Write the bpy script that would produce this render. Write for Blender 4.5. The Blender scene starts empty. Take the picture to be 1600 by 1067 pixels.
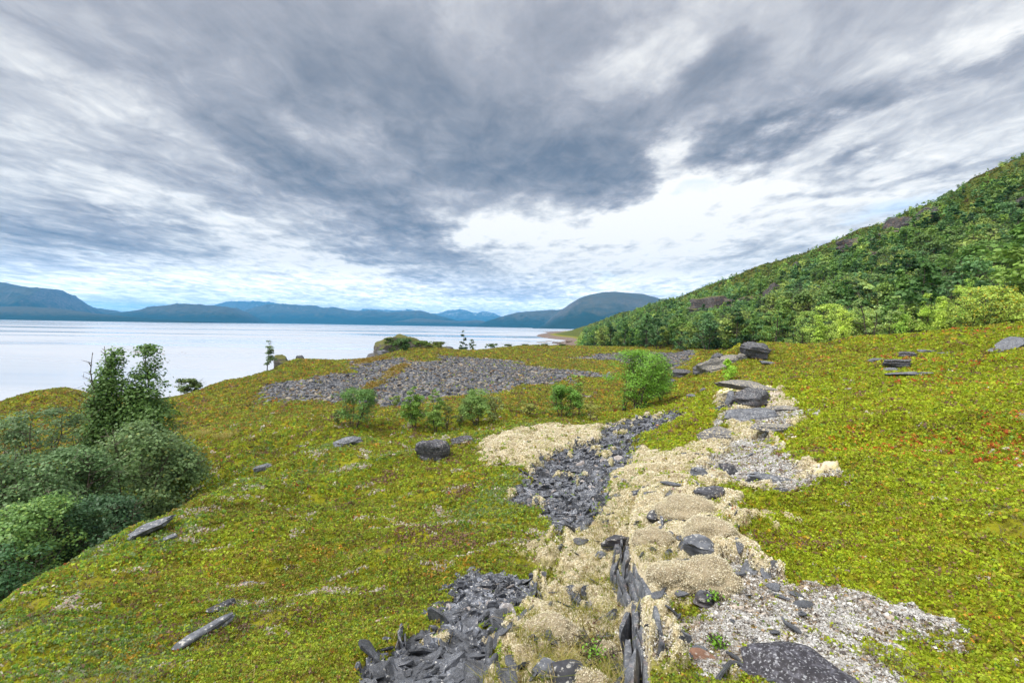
import bpy, math
import numpy as np
from mathutils import Matrix, Vector

R = math.radians
scene = bpy.context.scene
COL = scene.collection

# ------------------------------------------------------------------ camera
EYE_Z = 16.0                       # eye height above the fjord
FPX, PCX, PCY = 711.0, 800.0, 533.5   # focal length and centre, in photo pixels (1600 wide)
PITCH, ROLL = math.atan(0.033), math.atan(0.01625)
cf = np.array([0.0, math.cos(PITCH), -math.sin(PITCH)])
r0 = np.array([1.0, 0.0, 0.0])
u0 = np.cross(r0, cf)
cr = r0 * math.cos(ROLL) + u0 * math.sin(ROLL)
cu = u0 * math.cos(ROLL) - r0 * math.sin(ROLL)
cam_data = bpy.data.cameras.new("camera")
cam = bpy.data.objects.new("camera", cam_data)
COL.objects.link(cam)
cam_data.sensor_width = 36.0
cam_data.lens = FPX / 1600.0 * 36.0
cam_data.clip_start = 0.05
cam_data.clip_end = 90000.0
cam.matrix_world = Matrix(((cr[0], cu[0], -cf[0], 0), (cr[1], cu[1], -cf[1], 0), (cr[2], cu[2], -cf[2], EYE_Z), (0, 0, 0, 1)))
scene.camera = cam

def ray(px, py):
    """pixel of the 1600 x 1067 photograph -> world direction"""
    return cf + (px - PCX) / FPX * cr - (py - PCY) / FPX * cu

def azel(px, py):
    d = ray(px, py)
    return math.atan2(d[0], d[1]), math.atan2(d[2], math.hypot(d[0], d[1]))

# ------------------------------------------------------------------ exposure, sun
EXPO = 1.45
GAIN = 2.0 ** EXPO
scene.view_settings.view_transform = 'Standard'
scene.view_settings.look = 'None'
scene.view_settings.gamma = 1.0
scene.view_settings.use_curve_mapping = False
scene.view_settings.exposure = EXPO
SUN_EL, SUN_AZ = R(58.0), R(-105.0)          # azimuth from +Y towards +X
sun_data = bpy.data.lights.new("sun", 'SUN')
sun_data.energy = 1.5
sun_data.angle = R(22.0)
sun_data.color = (1.0, 0.96, 0.9)
sun = bpy.data.objects.new("sun", sun_data)
COL.objects.link(sun)
sd = Vector((math.sin(SUN_AZ) * math.cos(SUN_EL), math.cos(SUN_AZ) * math.cos(SUN_EL), math.sin(SUN_EL)))
sun.rotation_euler = sd.to_track_quat('Z', 'Y').to_euler()

# ------------------------------------------------------------------ node helpers
class NT:
    def __init__(self, tree):
        self.t = tree
        tree.nodes.clear()
    def n(self, kind, **kw):
        nd = self.t.nodes.new(kind)
        ins = kw.pop('ins', {})
        for k, v in kw.items():
            setattr(nd, k, v)
        for k, v in ins.items():
            self.set(nd.inputs[k], v)
        return nd
    def set(self, sock, v):
        if isinstance(v, bpy.types.NodeSocket):
            self.t.links.new(v, sock)
        elif isinstance(v, (tuple, list)) and len(v) == 3 and sock.type == 'RGBA':
            sock.default_value = (*v, 1.0)
        else:
            sock.default_value = v
    def m(self, op, a, b=None, c=None, clamp=False):
        nd = self.t.nodes.new('ShaderNodeMath')
        nd.operation = op
        nd.use_clamp = clamp
        for i, v in enumerate((a, b, c)):
            if v is not None:
                self.set(nd.inputs[i], v)
        return nd.outputs[0]
    def comb(self, x, y, z):
        return self.n('ShaderNodeCombineXYZ', ins={0: x, 1: y, 2: z}).outputs[0]
    def noise(self, vec, scale, detail=4.0, rough=0.5, dist=0.0, out=0):
        return self.n('ShaderNodeTexNoise', ins={'Vector': vec, 'Scale': scale, 'Detail': detail, 'Roughness': rough, 'Distortion': dist}).outputs[out]
    def ramp(self, fac, stops, interp='LINEAR'):
        nd = self.n('ShaderNodeValToRGB', ins={'Fac': fac})
        cr_ = nd.color_ramp
        cr_.interpolation = interp
        while len(cr_.elements) < len(stops):
            cr_.elements.new(0.5)
        for e, (p, c) in zip(cr_.elements, stops):
            e.position = p
            e.color = (*c, 1.0) if len(c) == 3 else c
        return nd.outputs[0]
    def mix(self, fac, a, b, kind='MIX'):
        nd = self.t.nodes.new('ShaderNodeMix')
        nd.data_type = 'RGBA'
        nd.blend_type = kind
        self.set(nd.inputs[0], fac)
        self.set(nd.inputs[6], a)
        self.set(nd.inputs[7], b)
        return nd.outputs[2]
    def rng(self, v, a, b, c=0.0, d=1.0, kind='LINEAR'):
        nd = self.n('ShaderNodeMapRange', interpolation_type=kind, ins={0: v, 1: a, 2: b, 3: c, 4: d})
        return nd.outputs[0]

def lin(r, g, b):
    f = lambda v: (v / 255.0) / 12.92 if v / 255.0 <= 0.04045 else ((v / 255.0 + 0.055) / 1.055) ** 2.4
    return (f(r), f(g), f(b))

# ------------------------------------------------------------------ sky
world = bpy.data.worlds.new("World")
scene.world = world
world.use_nodes = True
world.cycles.sampling_method = 'MANUAL'
world.cycles.sample_map_resolution = 512
w = NT(world.node_tree)
SKY_STRENGTH = 0.1
sky = w.n('ShaderNodeTexSky')
sky.sky_type = 'NISHITA'
sky.sun_disc = False
sky.sun_elevation = SUN_EL
sky.sun_rotation = SUN_AZ
tc = w.n('ShaderNodeTexCoord').outputs['Generated']
sx = w.n('ShaderNodeSeparateXYZ', ins={0: tc})
dx, dy, dz = sx.outputs
zc = w.m('MAXIMUM', dz, 0.0)
den = w.m('ADD', zc, 0.085)
plx = w.m('DIVIDE', dx, den)
ply = w.m('DIVIDE', dy, den)
# the cloud sheet drifts along the view axis: its streaks are drawn out along y
wv = w.comb(w.m('MULTIPLY', plx, 0.8), w.m('MULTIPLY', ply, 0.55), 3.7)
n_big = w.noise(wv, 1.3, 7.0, 0.56, 0.5)
wv2 = w.comb(w.m('MULTIPLY', plx, 2.2), w.m('MULTIPLY', ply, 1.6), 9.1)
n_small = w.noise(wv2, 1.15, 6.0, 0.6, 0.9)
wv4 = w.comb(w.m('MULTIPLY', plx, 6.5), w.m('MULTIPLY', ply, 4.2), 5.0)
n_fine = w.noise(wv4, 1.2, 5.0, 0.6, 0.6)
wv3 = w.comb(w.m('MULTIPLY', plx, 0.8), w.m('MULTIPLY', ply, 0.6), 1.3)
n_warp = w.n('ShaderNodeTexNoise', ins={'Vector': wv3, 'Scale': 2.4, 'Detail': 8.0, 'Roughness': 0.62})
wc = w.n('ShaderNodeSeparateColor', ins={0: n_warp.outputs[1]})
az = w.m('ARCTAN2', dx, dy)
el = w.m('ARCSINE', dz)
el_amp = w.m('ADD', 0.03, w.m('MULTIPLY', zc, 0.55))
az = w.m('ADD', az, w.m('MULTIPLY', w.m('SUBTRACT', wc.outputs[0], 0.5), 0.50))
el = w.m('ADD', el, w.m('MULTIPLY', w.m('SUBTRACT', wc.outputs[1], 0.5), el_amp))
# cloud banks and bright breaks: (px, py) of the photograph turned into compass bearing and height
BANKS = [
    (690, 190, 250, 95, 20, .24), (850, 275, 110, 50, 8, .28), (660, 375, 130, 32, 20, .38), (520, 110, 190, 80, 10, .16),
    (230, 60, 260, 90, 0, .10), (330, 240, 200, 60, 15, .06), (480, 270, 170, 30, 22, .30), (110, 372, 140, 16, 4, .34), (190, 345, 110, 14, 10, .28), (60, 415, 150, 12, 2, .22),
    (1270, 190, 150, 22, -8, .34), (1130, 130, 90, 55, -35, .26), (880, 60, 90, 60, 0, .22), (560, 400, 70, 11, 3, .36), (665, 437, 50, 8, 3, .34),
    (1510, 108, 130, 16, -8, .30), (1310, 262, 120, 9, -3, .36), (1290, 298, 100, 8, 0, .30), (1180, 222, 110, 14, -12, .22), (1470, 270, 70, 9, -3, .3),
    (930, 385, 45, 6, 0, .25), (900, 430, 60, 5, 0, .22), (1180, 395, 80, 10, -10, .22), (1240, 335, 110, 7, 0, .18), (740, 455, 90, 5, 0, .22),
    (560, 466, 120, 5, 0, .16), (980, 225, 90, 50, -20, .25), (1000, 30, 110, 30, 0, .08),
    (1010, 85, 95, 60, -35, -.30), (1090, 110, 60, 30, -30, -.2), (1040, 290, 60, 40, -20, -.5), (800, 360, 80, 36, 0, -.40), (940, 365, 180, 40, 0, -.36), (1080, 330, 120, 40, -10, -.25), (1110, 300, 110, 22, -8, -.36),
    (440, 395, 230, 26, 10, -.24), (250, 300, 170, 22, 14, -.24), (1540, 40, 120, 40, -20, -.16), (1400, 160, 150, 26, -22, -.30), (1060, 235, 60, 16, -25, -.3),
    (90, 190, 190, 70, 10, -.14), (800, 430, 260, 20, 0, -.26), (1130, 400, 160, 30, -10, -.26), (330, 430, 300, 22, 0, -.18), (520, 215, 40, 30, 40, -.2), (530, 300, 40, 20, 30, -.22),
    (1480, 230, 140, 18, -10, -.25), (1350, 310, 200, 20, -8, -.22), (700, 475, 500, 9, 0, -.14), (60, 470, 150, 12, 0, -.12),
]
dens = w.m('ADD', 0.40, w.m('MULTIPLY', w.m('SUBTRACT', n_big, 0.5), 0.50))
dens = w.m('ADD', dens, w.m('MULTIPLY', w.m('SUBTRACT', n_small, 0.5), 0.66))
dens = w.m('ADD', dens, w.m('MULTIPLY', w.m('SUBTRACT', n_fine, 0.5), w.rng(dz, .05, .5, 1.0, .45)))
dirv = w.comb(az, el, 0.0)
for (bx, by, sx_, sy_, rot, amt) in BANKS:
    a0, e0 = azel(bx, by)
    a1, e1 = azel(bx + 10, by)
    _, e2 = azel(bx, by - 10)
    ka, ke = abs(a1 - a0) / 10.0, abs(e2 - e0) / 10.0
    mp = w.n('ShaderNodeMapping', vector_type='TEXTURE', ins={'Vector': dirv, 'Location': Vector((a0, e0, 0)), 'Rotation': Vector((0, 0, -R(rot))), 'Scale': Vector((sx_ * ka, sy_ * ke, 1))})
    dt = w.n('ShaderNodeVectorMath', operation='DOT_PRODUCT', ins={0: mp.outputs[0], 1: mp.outputs[0]})
    g = w.m('POWER', 0.55, dt.outputs['Value'])
    dens = w.m('MULTIPLY_ADD', g, amt, dens)
# unseen sky behind and overhead, brightened to add fill light on the ground
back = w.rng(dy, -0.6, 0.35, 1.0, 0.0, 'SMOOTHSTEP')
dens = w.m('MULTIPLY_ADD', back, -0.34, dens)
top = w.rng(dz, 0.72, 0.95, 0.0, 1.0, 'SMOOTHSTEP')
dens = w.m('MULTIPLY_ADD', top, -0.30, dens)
K = 1.0 / GAIN / SKY_STRENGTH
sc_ = lambda c: tuple(v * K for v in c)
cloud = w.ramp(dens, [(0.0, sc_((1.16, 1.13, 1.09))), (0.17, sc_((.92, .915, .91))), (0.34, sc_((.66, .665, .695))),
                      (0.54, sc_((.455, .465, .515))), (0.78, sc_((.305, .325, .38))), (1.0, sc_((.195, .225, .29)))])
gap = w.rng(w.m('ADD', w.noise(w.comb(w.m('MULTIPLY', plx, 1.5), w.m('MULTIPLY', ply, 1.0), 20.3), 1.0, 4.0, 0.5), w.m('MULTIPLY', dens, -0.12)), 0.64, 0.74, 0.0, 0.45)
skyc = w.mix(gap, cloud, sky.outputs[0])
lowg = w.rng(dz, 0.0, 0.13, 3.1, 1.0, 'SMOOTHSTEP')          # the bright far rim of the cloud sheet
skyc = w.mix(1.0, skyc, w.comb(lowg, lowg, lowg), 'MULTIPLY')
fill_gain = w.m('ADD', 1.0, w.m('ADD', w.m('MULTIPLY', back, .7), w.m('MULTIPLY', top, .5)))  # extra gain on the out-of-view sky, added to lift the ground's light
skyc = w.mix(1.0, skyc, w.comb(fill_gain, fill_gain, fill_gain), 'MULTIPLY')
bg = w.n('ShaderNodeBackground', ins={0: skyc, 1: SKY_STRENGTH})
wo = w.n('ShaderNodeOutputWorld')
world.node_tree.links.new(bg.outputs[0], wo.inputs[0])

# ------------------------------------------------------------------ numpy noise
def _hash(ix, iy, seed):
    h = (ix.astype(np.int64) * 374761393 + iy.astype(np.int64) * 668265263 + seed * 1442695041) & 0xFFFFFFFF
    h = ((h ^ (h >> 13)) * 1274126177) & 0xFFFFFFFF
    h = ((h ^ (h >> 16)) * 2246822519) & 0xFFFFFFFF
    return (h ^ (h >> 15)) & 0xFFFFFFFF

def gnoise(x, y, seed=0):
    x = np.asarray(x, float); y = np.asarray(y, float)
    ix = np.floor(x); iy = np.floor(y)
    fx = x - ix; fy = y - iy
    ix = ix.astype(np.int64); iy = iy.astype(np.int64)
    def g(ox, oy):
        a = _hash(ix + ox, iy + oy, seed) * (2 * math.pi / 4294967296.0)
        return np.cos(a) * (fx - ox) + np.sin(a) * (fy - oy)
    sx = fx * fx * fx * (fx * (fx * 6 - 15) + 10)
    sy = fy * fy * fy * (fy * (fy * 6 - 15) + 10)
    a = g(0, 0); b = g(1, 0); c = g(0, 1); d = g(1, 1)
    a = a + (b - a) * sx
    c = c + (d - c) * sx
    return (a + (c - a) * sy) * 1.5

def fbm(x, y, octv=4, seed=0, gain=0.5):
    s = 0.0; amp = 1.0; tot = 0.0
    for i in range(octv):
        s = s + amp * gnoise(x, y, seed + i * 17)
        tot += amp
        x = np.asarray(x) * 2.03 + 11.3; y = np.asarray(y) * 2.03 - 7.7
        amp *= gain
    return s / tot

def ridged(x, y, octv=4, seed=0):
    s = 0.0; amp = 1.0; tot = 0.0
    for i in range(octv):
        s = s + amp * (1.0 - 2.0 * np.abs(gnoise(x, y, seed + i * 31)))
        tot += amp
        x = np.asarray(x) * 2.1 + 5.1; y = np.asarray(y) * 2.1 + 9.2
        amp *= 0.5
    return s / tot

def worley(x, y, seed=0):
    ix = np.floor(x).astype(np.int64); iy = np.floor(y).astype(np.int64)
    best = np.full(np.shape(x), 9.0); cell = np.zeros(np.shape(x))
    for ox in (-1, 0, 1):
        for oy in (-1, 0, 1):
            h = _hash(ix + ox, iy + oy, seed)
            hx = (h & 0xFFFF) / 65536.0; hy = (h >> 16) / 65536.0
            d = (ix + ox + hx - x) ** 2 + (iy + oy + hy - y) ** 2
            k = d < best
            best = np.where(k, d, best)
            cell = np.where(k, hx, cell)
    return np.sqrt(best), cell

def sstep(a, b, v):
    t = np.clip((v - a) / (b - a), 0, 1)
    return t * t * (3 - 2 * t)

# ------------------------------------------------------------------ mesh helpers
def mesh_from(name, verts, faces, cols=None, smooth=False, mat=None, fmat=None, mats=None):
    """verts (n,3), faces (m,k) with one k; cols (n,3) -> attribute 'Col'"""
    verts = np.ascontiguousarray(verts, dtype=np.float32); faces = np.ascontiguousarray(faces, dtype=np.int32)
    me = bpy.data.meshes.new(name)
    n, (m, k) = len(verts), faces.shape
    me.vertices.add(n)
    me.vertices.foreach_set("co", verts.ravel())
    me.loops.add(m * k)
    me.loops.foreach_set("vertex_index", faces.ravel())
    me.polygons.add(m)
    me.polygons.foreach_set("loop_start", np.arange(0, m * k, k, dtype=np.int32))
    me.polygons.foreach_set("use_smooth", np.full(m, bool(smooth)))
    if mat is not None:
        me.materials.append(mat)
    if mats is not None:
        for q in mats:
            me.materials.append(q)
        me.polygons.foreach_set("material_index", np.ascontiguousarray(fmat, dtype=np.int32))
    me.update(calc_edges=True)
    if cols is not None:
        put_col(me, 'Col', cols)
    return me

def put_col(me, name, cols):
    a = me.attributes.new(name, 'FLOAT_COLOR', 'POINT')
    c = np.ones((len(me.vertices), 4), dtype=np.float32)
    c[:, :cols.shape[1]] = cols
    a.data.foreach_set("color", c.ravel())

def link(name, data, parent=None):
    o = bpy.data.objects.new(name, data)
    COL.objects.link(o)
    if parent is not None:
        o.parent = parent
    return o

def tag(o, label=None, cat=None, group=None, kind=None):
    if label: o['label'] = label
    if cat: o['category'] = cat
    if group: o['group'] = group
    if kind: o['kind'] = kind
    return o

def new_mat(name):
    m = bpy.data.materials.new(name)
    m.use_nodes = True
    return m, NT(m.node_tree)

def finish(nt, shader, disp=None):
    o = nt.n('ShaderNodeOutputMaterial')
    nt.t.links.new(shader, o.inputs[0])

def col_leaf_mat(name, trans=0.3, rough=0.6, spec=0.25, gain=1.0):
    """leaf material: colour from the mesh attribute Col, some light passes through"""
    m, t = new_mat(name)
    c = t.n('ShaderNodeAttribute', attribute_name='Col').outputs['Color']
    if gain != 1.0:
        c = t.mix(1.0, c, (gain, gain, gain), 'MULTIPLY')
    b = t.n('ShaderNodeBsdfPrincipled', ins={'Base Color': c, 'Roughness': rough, 'Specular IOR Level': spec})
    tr = t.n('ShaderNodeBsdfTranslucent', ins={0: c})
    mx = t.n('ShaderNodeMixShader', ins={0: trans, 1: b.outputs[0], 2: tr.outputs[0]})
    finish(t, mx.outputs[0])
    return m
# ------------------------------------------------------------------ terrain
# control points: pixel of the photograph and forward distance (m) of the ground seen there
CP = [
    # near slope, left to right
    (0, 1067, 2.9), (200, 1000, 3.9), (0, 955, 5.5), (150, 886, 7.0), (300, 800, 10.0), (440, 728, 13.0), (540, 693, 15.5), (680, 688, 16.2), (830, 667, 17.0), (1000, 656, 17.0), (1060, 642, 18.0),
    (400, 900, 5.3), (500, 780, 9.3), (640, 780, 8.6), (600, 900, 4.9), (700, 830, 6.6), (640, 1050, 2.9), (800, 1067, 2.45), (780, 950, 3.8), (900, 900, 4.6), (830, 830, 6.2), (900, 760, 8.5),
    (880, 700, 12.5), (950, 780, 7.4), (970, 900, 4.2), (980, 1000, 2.95), (400, 1060, 2.75),
    # crest and right plateau
    (1000, 1067, 2.2), (1080, 960, 3.0), (1110, 860, 4.0), (1170, 830, 4.3), (1290, 745, 6.5), (1250, 650, 12.5), (1140, 622, 17.0), (1100, 690, 11.5), (1050, 740, 8.3), (1050, 800, 5.9),
    (1600, 1067, 2.0), (1300, 1067, 2.05), (1600, 800, 4.0), (1600, 650, 9.0), (1600, 560, 24.0), (1600, 524, 34.0), (1400, 575, 24.0), (1420, 532, 40.0), (1250, 547, 42.0), (1300, 650, 11.0),
    (1400, 800, 4.6), (1400, 900, 3.2), (1200, 562, 34.0), (1180, 549, 36.0), (1450, 680, 8.2), (1320, 600, 19.0), (1090, 600, 33.0), (1110, 568, 40.0), (1150, 592, 28.0),
    # slope beyond the brow and the valley on the left
    (330, 740, 19.0), (310, 680, 26.0), (400, 640, 33.0), (440, 690, 21.5), (150, 690, 28.0), (50, 740, 21.0), (0, 640, 42.0), (100, 622, 48.0), (250, 640, 38.0), (270, 625, 45.0), (340, 603, 50.0), (400, 590, 53.0),
    (460, 566, 60.0), (520, 566, 62.0), (545, 584, 50.0), (480, 605, 40.0), (205, 800, 16.5), (60, 850, 12.5), (0, 900, 10.5),
    # beach terrace
    (420, 628, 33.0), (480, 632, 31.5), (560, 637, 30.0), (640, 635, 31.0), (800, 610, 39.0), (930, 585, 52.0), (800, 562, 77.0), (700, 552, 95.0), (620, 556, 88.0), (800, 543, 120.0), (950, 545, 112.0), (1080, 551, 100.0),
    (1040, 582, 56.0), (1000, 640, 28.0), (900, 655, 24.0), (750, 665, 22.5), (650, 672, 22.5), (550, 677, 21.5), (560, 572, 58.0),
    # hillside: foot, face, ridge
    (1600, 517, 50.0), (1450, 522, 60.0), (1300, 532, 75.0), (1200, 537, 100.0), (1080, 541, 140.0), (1000, 541, 200.0), (935, 537, 330.0),
    (1500, 400, 105.0), (1300, 460, 145.0), (1100, 505, 210.0), (1000, 520, 290.0), (1400, 440, 120.0), (1200, 475, 200.0), (1590, 370, 105.0),
    (1600, 250, 175.0), (1500, 296, 195.0), (1400, 342, 215.0), (1300, 384, 235.0), (1200, 419, 258.0), (1080, 463, 305.0), (1020, 488, 345.0), (960, 512, 405.0), (905, 531, 480.0),
    (860, 533, 520.0),
]
CX3 = [  # (bearing deg, horizontal distance, height relative to the eye): ground out of sight or hidden
    (-48, 10.8, -5.9), (-40, 14, -6.5), (-33, 16, -6.3), (-26, 18.5, -6.0), (-15, 20, -5.6), (-5, 20.5, -5.3), (8, 20, -4.6), (20, 21, -3.5),
    (-48, 75, -15.0), (-40, 72, -15.0), (-30, 78, -14.5), (-24, 95, -16.5), (-18, 115, -17.5), (-10, 160, -17.0), (0, 200, -16.8), (5, 230, -16.4), (-14, 105, -12), (-19, 86, -8.5), (-25, 84, -10),
    (-48, 130, -20), (-30, 150, -20), (-15, 220, -20), (0, 330, -19), (-3, 300, -19), (-48, 600, -20), (-20, 600, -20), (-4, 600, -20), (3, 640, -19), (6, 380, -15.5), (4, 420, -17), (6.5, 560, -17),
    (48, 310, 74), (40, 340, 60), (30, 370, 42), (20, 410, 25), (12, 500, 8), (48, 600, 80), (30, 700, 40), (15, 760, 12), (9, 620, 0), (48, 1400, 100), (20, 1400, 30), (8, 1400, -10), (0, 1400, -20), (-40, 1400, -20),
    (60, 40, -.3), (60, 120, 22), (60, 300, 78), (60, 4, -1.5), (60, 10, -1.5), (75, 3, -1.5), (75, 60, 5), (75, 300, 80),
    (-60, 3, -2.5), (-60, 8, -5.2), (-60, 20, -7.6), (-60, 45, -9.5), (-60, 85, -18), (-75, 3, -2.5), (-75, 30, -9), (-75, 100, -19), (-60, 600, -20), (-75, 1400, -20),
    (110, 2, -1.6), (110, 40, 2), (110, 300, 60), (150, 2, -1.6), (150, 40, 3), (150, 300, 30), (180, 2, -1.6), (180, 50, 1), (180, 300, 10), (-180, 2, -1.6), (-180, 50, 1), (-180, 300, 10),
    (-150, 2, -1.7), (-150, 40, -3), (-150, 300, -18), (-110, 2, -2), (-110, 40, -7), (-110, 140, -19), (110, 1400, 90), (180, 1400, 20), (-180, 1400, 20), (-110, 1400, -20),
]
pts = []
for (px, py, Y) in CP:
    d = ray(px, py)
    s = Y / d[1]
    x, y, z = [float(v_) for v_ in d * s]
    r = math.hypot(x, y)
    pts.append((math.atan2(x, y), math.log(r), z / r))
for (b, r, z) in CX3:
    pts.append((R(b), math.log(r), z / r))
pts = np.array(pts)

def tps_fit(p, lam):
    n = len(p)
    d2 = (p[:, None, 0] - p[None, :, 0]) ** 2 + ((p[:, None, 1] - p[None, :, 1]) * 0.5) ** 2
    Km = 0.5 * d2 * np.log(d2 + 1e-12)
    A = np.zeros((n + 3, n + 3))
    A[:n, :n] = Km + np.eye(n) * lam
    A[:n, n] = 1; A[:n, n + 1] = p[:, 0]; A[:n, n + 2] = p[:, 1]
    A[n:, :n] = A[:n, n:].T
    b = np.zeros(n + 3); b[:n] = p[:, 2]
    return np.linalg.solve(A, b)
TW = tps_fit(pts, 2e-5)

def tps(a, l):
    out = np.empty(a.size, np.float64)
    af, lf = a.ravel(), l.ravel()
    px_, pl_ = pts[:, 0].astype(np.float32), (pts[:, 1] * 0.5).astype(np.float32)
    for i in range(0, a.size, 20000):
        s = slice(i, i + 20000)
        d2 = (af[s, None].astype(np.float32) - px_) ** 2 + (lf[s, None].astype(np.float32) * np.float32(0.5) - pl_) ** 2
        out[s] = (0.5 * d2 * np.log(d2 + 1e-12)) @ TW[:-3] + TW[-3] + TW[-2] * af[s] + TW[-1] * lf[s]
    return out.reshape(a.shape)

AZ = np.radians(np.concatenate([np.arange(-180, -56, 4.0), np.arange(-56, 56.01, 0.112), np.arange(60, 180.1, 4.0)]))
LR = np.concatenate([[math.log(0.25), math.log(0.6)], np.arange(math.log(1.1), math.log(700), 0.0072), np.arange(math.log(720), math.log(1500), 0.06)])
NA, NR = len(AZ), len(LR)
# the smooth base on a coarser grid, then cubic-ish refinement (every second ray in both directions)
GA, GL = np.meshgrid(AZ, LR)
ca, cl = AZ[::4], LR[::4]
if ca[-1] != AZ[-1]: ca = np.append(ca, AZ[-1])
if cl[-1] != LR[-1]: cl = np.append(cl, LR[-1])
_ga, _gl = np.meshgrid(ca, np.maximum(cl, math.log(1.1)))
coarse = tps(_ga, _gl)
def hermite_axis(xs, v, xq):
    """cubic interpolation of v (axis 0 at xs) to xq"""
    i = np.clip(np.searchsorted(xs, xq, side='right') - 1, 0, len(xs) - 2)
    h = (xs[i + 1] - xs[i])
    t = (xq - xs[i]) / h
    g = np.gradient(v, xs, axis=0)
    t = t[:, None]; h = h[:, None]
    t2, t3 = t * t, t * t * t
    return (2 * t3 - 3 * t2 + 1) * v[i] + (t3 - 2 * t2 + t) * h * g[i] + (3 * t2 - 2 * t3) * v[i + 1] + (t3 - t2) * h * g[i + 1]
base = hermite_axis(cl, coarse, LR)
base = hermite_axis(ca, base.T.copy(), AZ).T.copy()
RR = np.exp(GL)
X, Y = RR * np.sin(GA), RR * np.cos(GA)
Z0 = EYE_Z + base * RR
Z0 = np.maximum(Z0, -4.0)
Zs = Z0.copy()                      # smooth base, used to place things

def grid_at(A, x, y):
    """bilinear sample of a polar grid at world x, y"""
    x = np.asarray(x, float); y = np.asarray(y, float)
    a = np.arctan2(x, y); l = np.log(np.maximum(np.hypot(x, y), 0.26))
    j = np.clip(np.searchsorted(AZ, a, side='right') - 1, 0, NA - 2)
    i = np.clip(np.searchsorted(LR, l, side='right') - 1, 0, NR - 2)
    s = np.clip((a - AZ[j]) / (AZ[j + 1] - AZ[j]), 0, 1); t = np.clip((l - LR[i]) / (LR[i + 1] - LR[i]), 0, 1)
    return (A[i, j] * (1 - s) + A[i, j + 1] * s) * (1 - t) + (A[i + 1, j] * (1 - s) + A[i + 1, j + 1] * s) * t

_rline = np.exp(np.arange(math.log(1.15), math.log(900), 0.004))
def hit(px, py, rmin=1.2, Zg=None):
    """first ground point seen at a pixel; past the skyline the last point under the ray's closest approach"""
    d = ray(px, py)
    hz = math.hypot(d[0], d[1])
    ux, uy, tz = d[0] / hz, d[1] / hz, d[2] / hz
    rl = _rline[_rline > rmin]
    z = grid_at(Zs if Zg is None else Zg, rl * ux, rl * uy)
    gapz = (EYE_Z + tz * rl - z) / rl
    k = np.nonzero(gapz <= 0)[0]
    i = k[0] if len(k) else int(np.argmin(gapz))
    return np.array([rl[i] * ux, rl[i] * uy, z[i]])

def at(px, Yd):
    """ground point under the bearing of a pixel column, at forward distance Yd"""
    d = ray(px, 520)
    x = d[0] / d[1] * Yd
    return np.array([x, Yd, float(grid_at(Z, x, Yd))])

# ------------------------------------------------------------------ cover zones (outlines walked on the ground)
ZP = {
 'slate': [
  [(940,668),(985,655),(1062,643),(1075,650),(1040,668),(1000,680),(992,702),(1002,712),(965,745),(940,790),(925,820),(905,832),(870,818),(835,792),(802,788),(815,760),(820,742),(850,722),(885,702),(935,690)],
  [(722,897),(760,893),(815,905),(836,925),(800,955),(775,985),(765,1030),(735,1080),(566,1090),(580,1064),(620,1014),(682,985),(692,960)],
  [(1100,640),(1130,630),(1150,640),(1120,655)],
 ],
 'lichen': [
  [(742,692),(800,682),(935,666),(942,690),(888,706),(842,740),(800,737),(750,720)],
  [(1003,707),(1040,716),(1105,695),(1140,660),(1120,640),(1125,612),(1200,607),(1255,652),(1200,690),(1200,725),(1300,745),(1240,772),(1120,778),(1175,830),(1110,862),(1170,892),(1240,920),(1180,950),(1100,960),(1060,1000),(1060,1090),(735,1090),(765,1030),(775,985),(800,955),(836,925),(832,870),(870,835),(928,822),(945,790),(968,745)],
 ],
 'gravel': [
  [(1150,900),(1240,918),(1312,915),(1370,935),(1450,960),(1482,970),(1435,1003),(1400,1040),(1385,1090),(1050,1090),(1062,1000),(1105,955)],
  [(1130,700),(1200,690),(1215,720),(1300,745),(1240,770),(1140,765),(1090,745)],
  [(1135,655),(1200,610),(1262,652),(1215,672),(1150,680)],
 ],
 'heath': [  # tongue of green heath inside the lichen
  [(1003,682),(1050,665),(1118,652),(1128,662),(1112,690),(1045,712),(1004,702)],
 ],
 'cobble': [
  [(420,630),(418,605),(470,592),(545,584),(563,572),(535,566),(600,559),(650,567),(690,559),(800,564),(850,575),(935,583),(960,592),(900,592),(870,602),(800,612),(720,620),(640,637),(560,638),(480,632)],
  [(880,561),(1000,549),(1092,551),(1078,566),(1045,583),(1010,577),(955,563)],
  [(905,612),(925,618),(920,624),(900,620)],
 ],
 'moss': [  # yellow moss strip across the cobbles, pale apron
  [(640,566),(612,580),(596,592),(575,606),(560,616),(566,620),(590,606),(606,592),(634,576)],
  [(540,563),(600,556),(612,560),(560,570)],
 ],
}
ZW = {}
for zn, polys in ZP.items():
    ZW[zn] = [np.array([hit(px, min(py, 1090))[:2] for (px, py) in pl]) for pl in polys]

def poly_sd(pl, x, y):
    """signed distance to a polygon, positive inside"""
    d2 = np.full(x.shape, 1e18); ins = np.zeros(x.shape, bool)
    n = len(pl)
    for i in range(n):
        ax, ay = pl[i]; bx, by = pl[(i + 1) % n]
        ex, ey = bx - ax, by - ay
        t = np.clip(((x - ax) * ex + (y - ay) * ey) / (ex * ex + ey * ey + 1e-12), 0, 1)
        d2 = np.minimum(d2, (ax + t * ex - x) ** 2 + (ay + t * ey - y) ** 2)
        c = ((ay > y) != (by > y)) & (x < (bx - ax) * (y - ay) / ((by - ay) if by != ay else 1e-9) + ax)
        ins ^= c
    return np.where(ins, 1, -1) * np.sqrt(d2)

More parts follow.
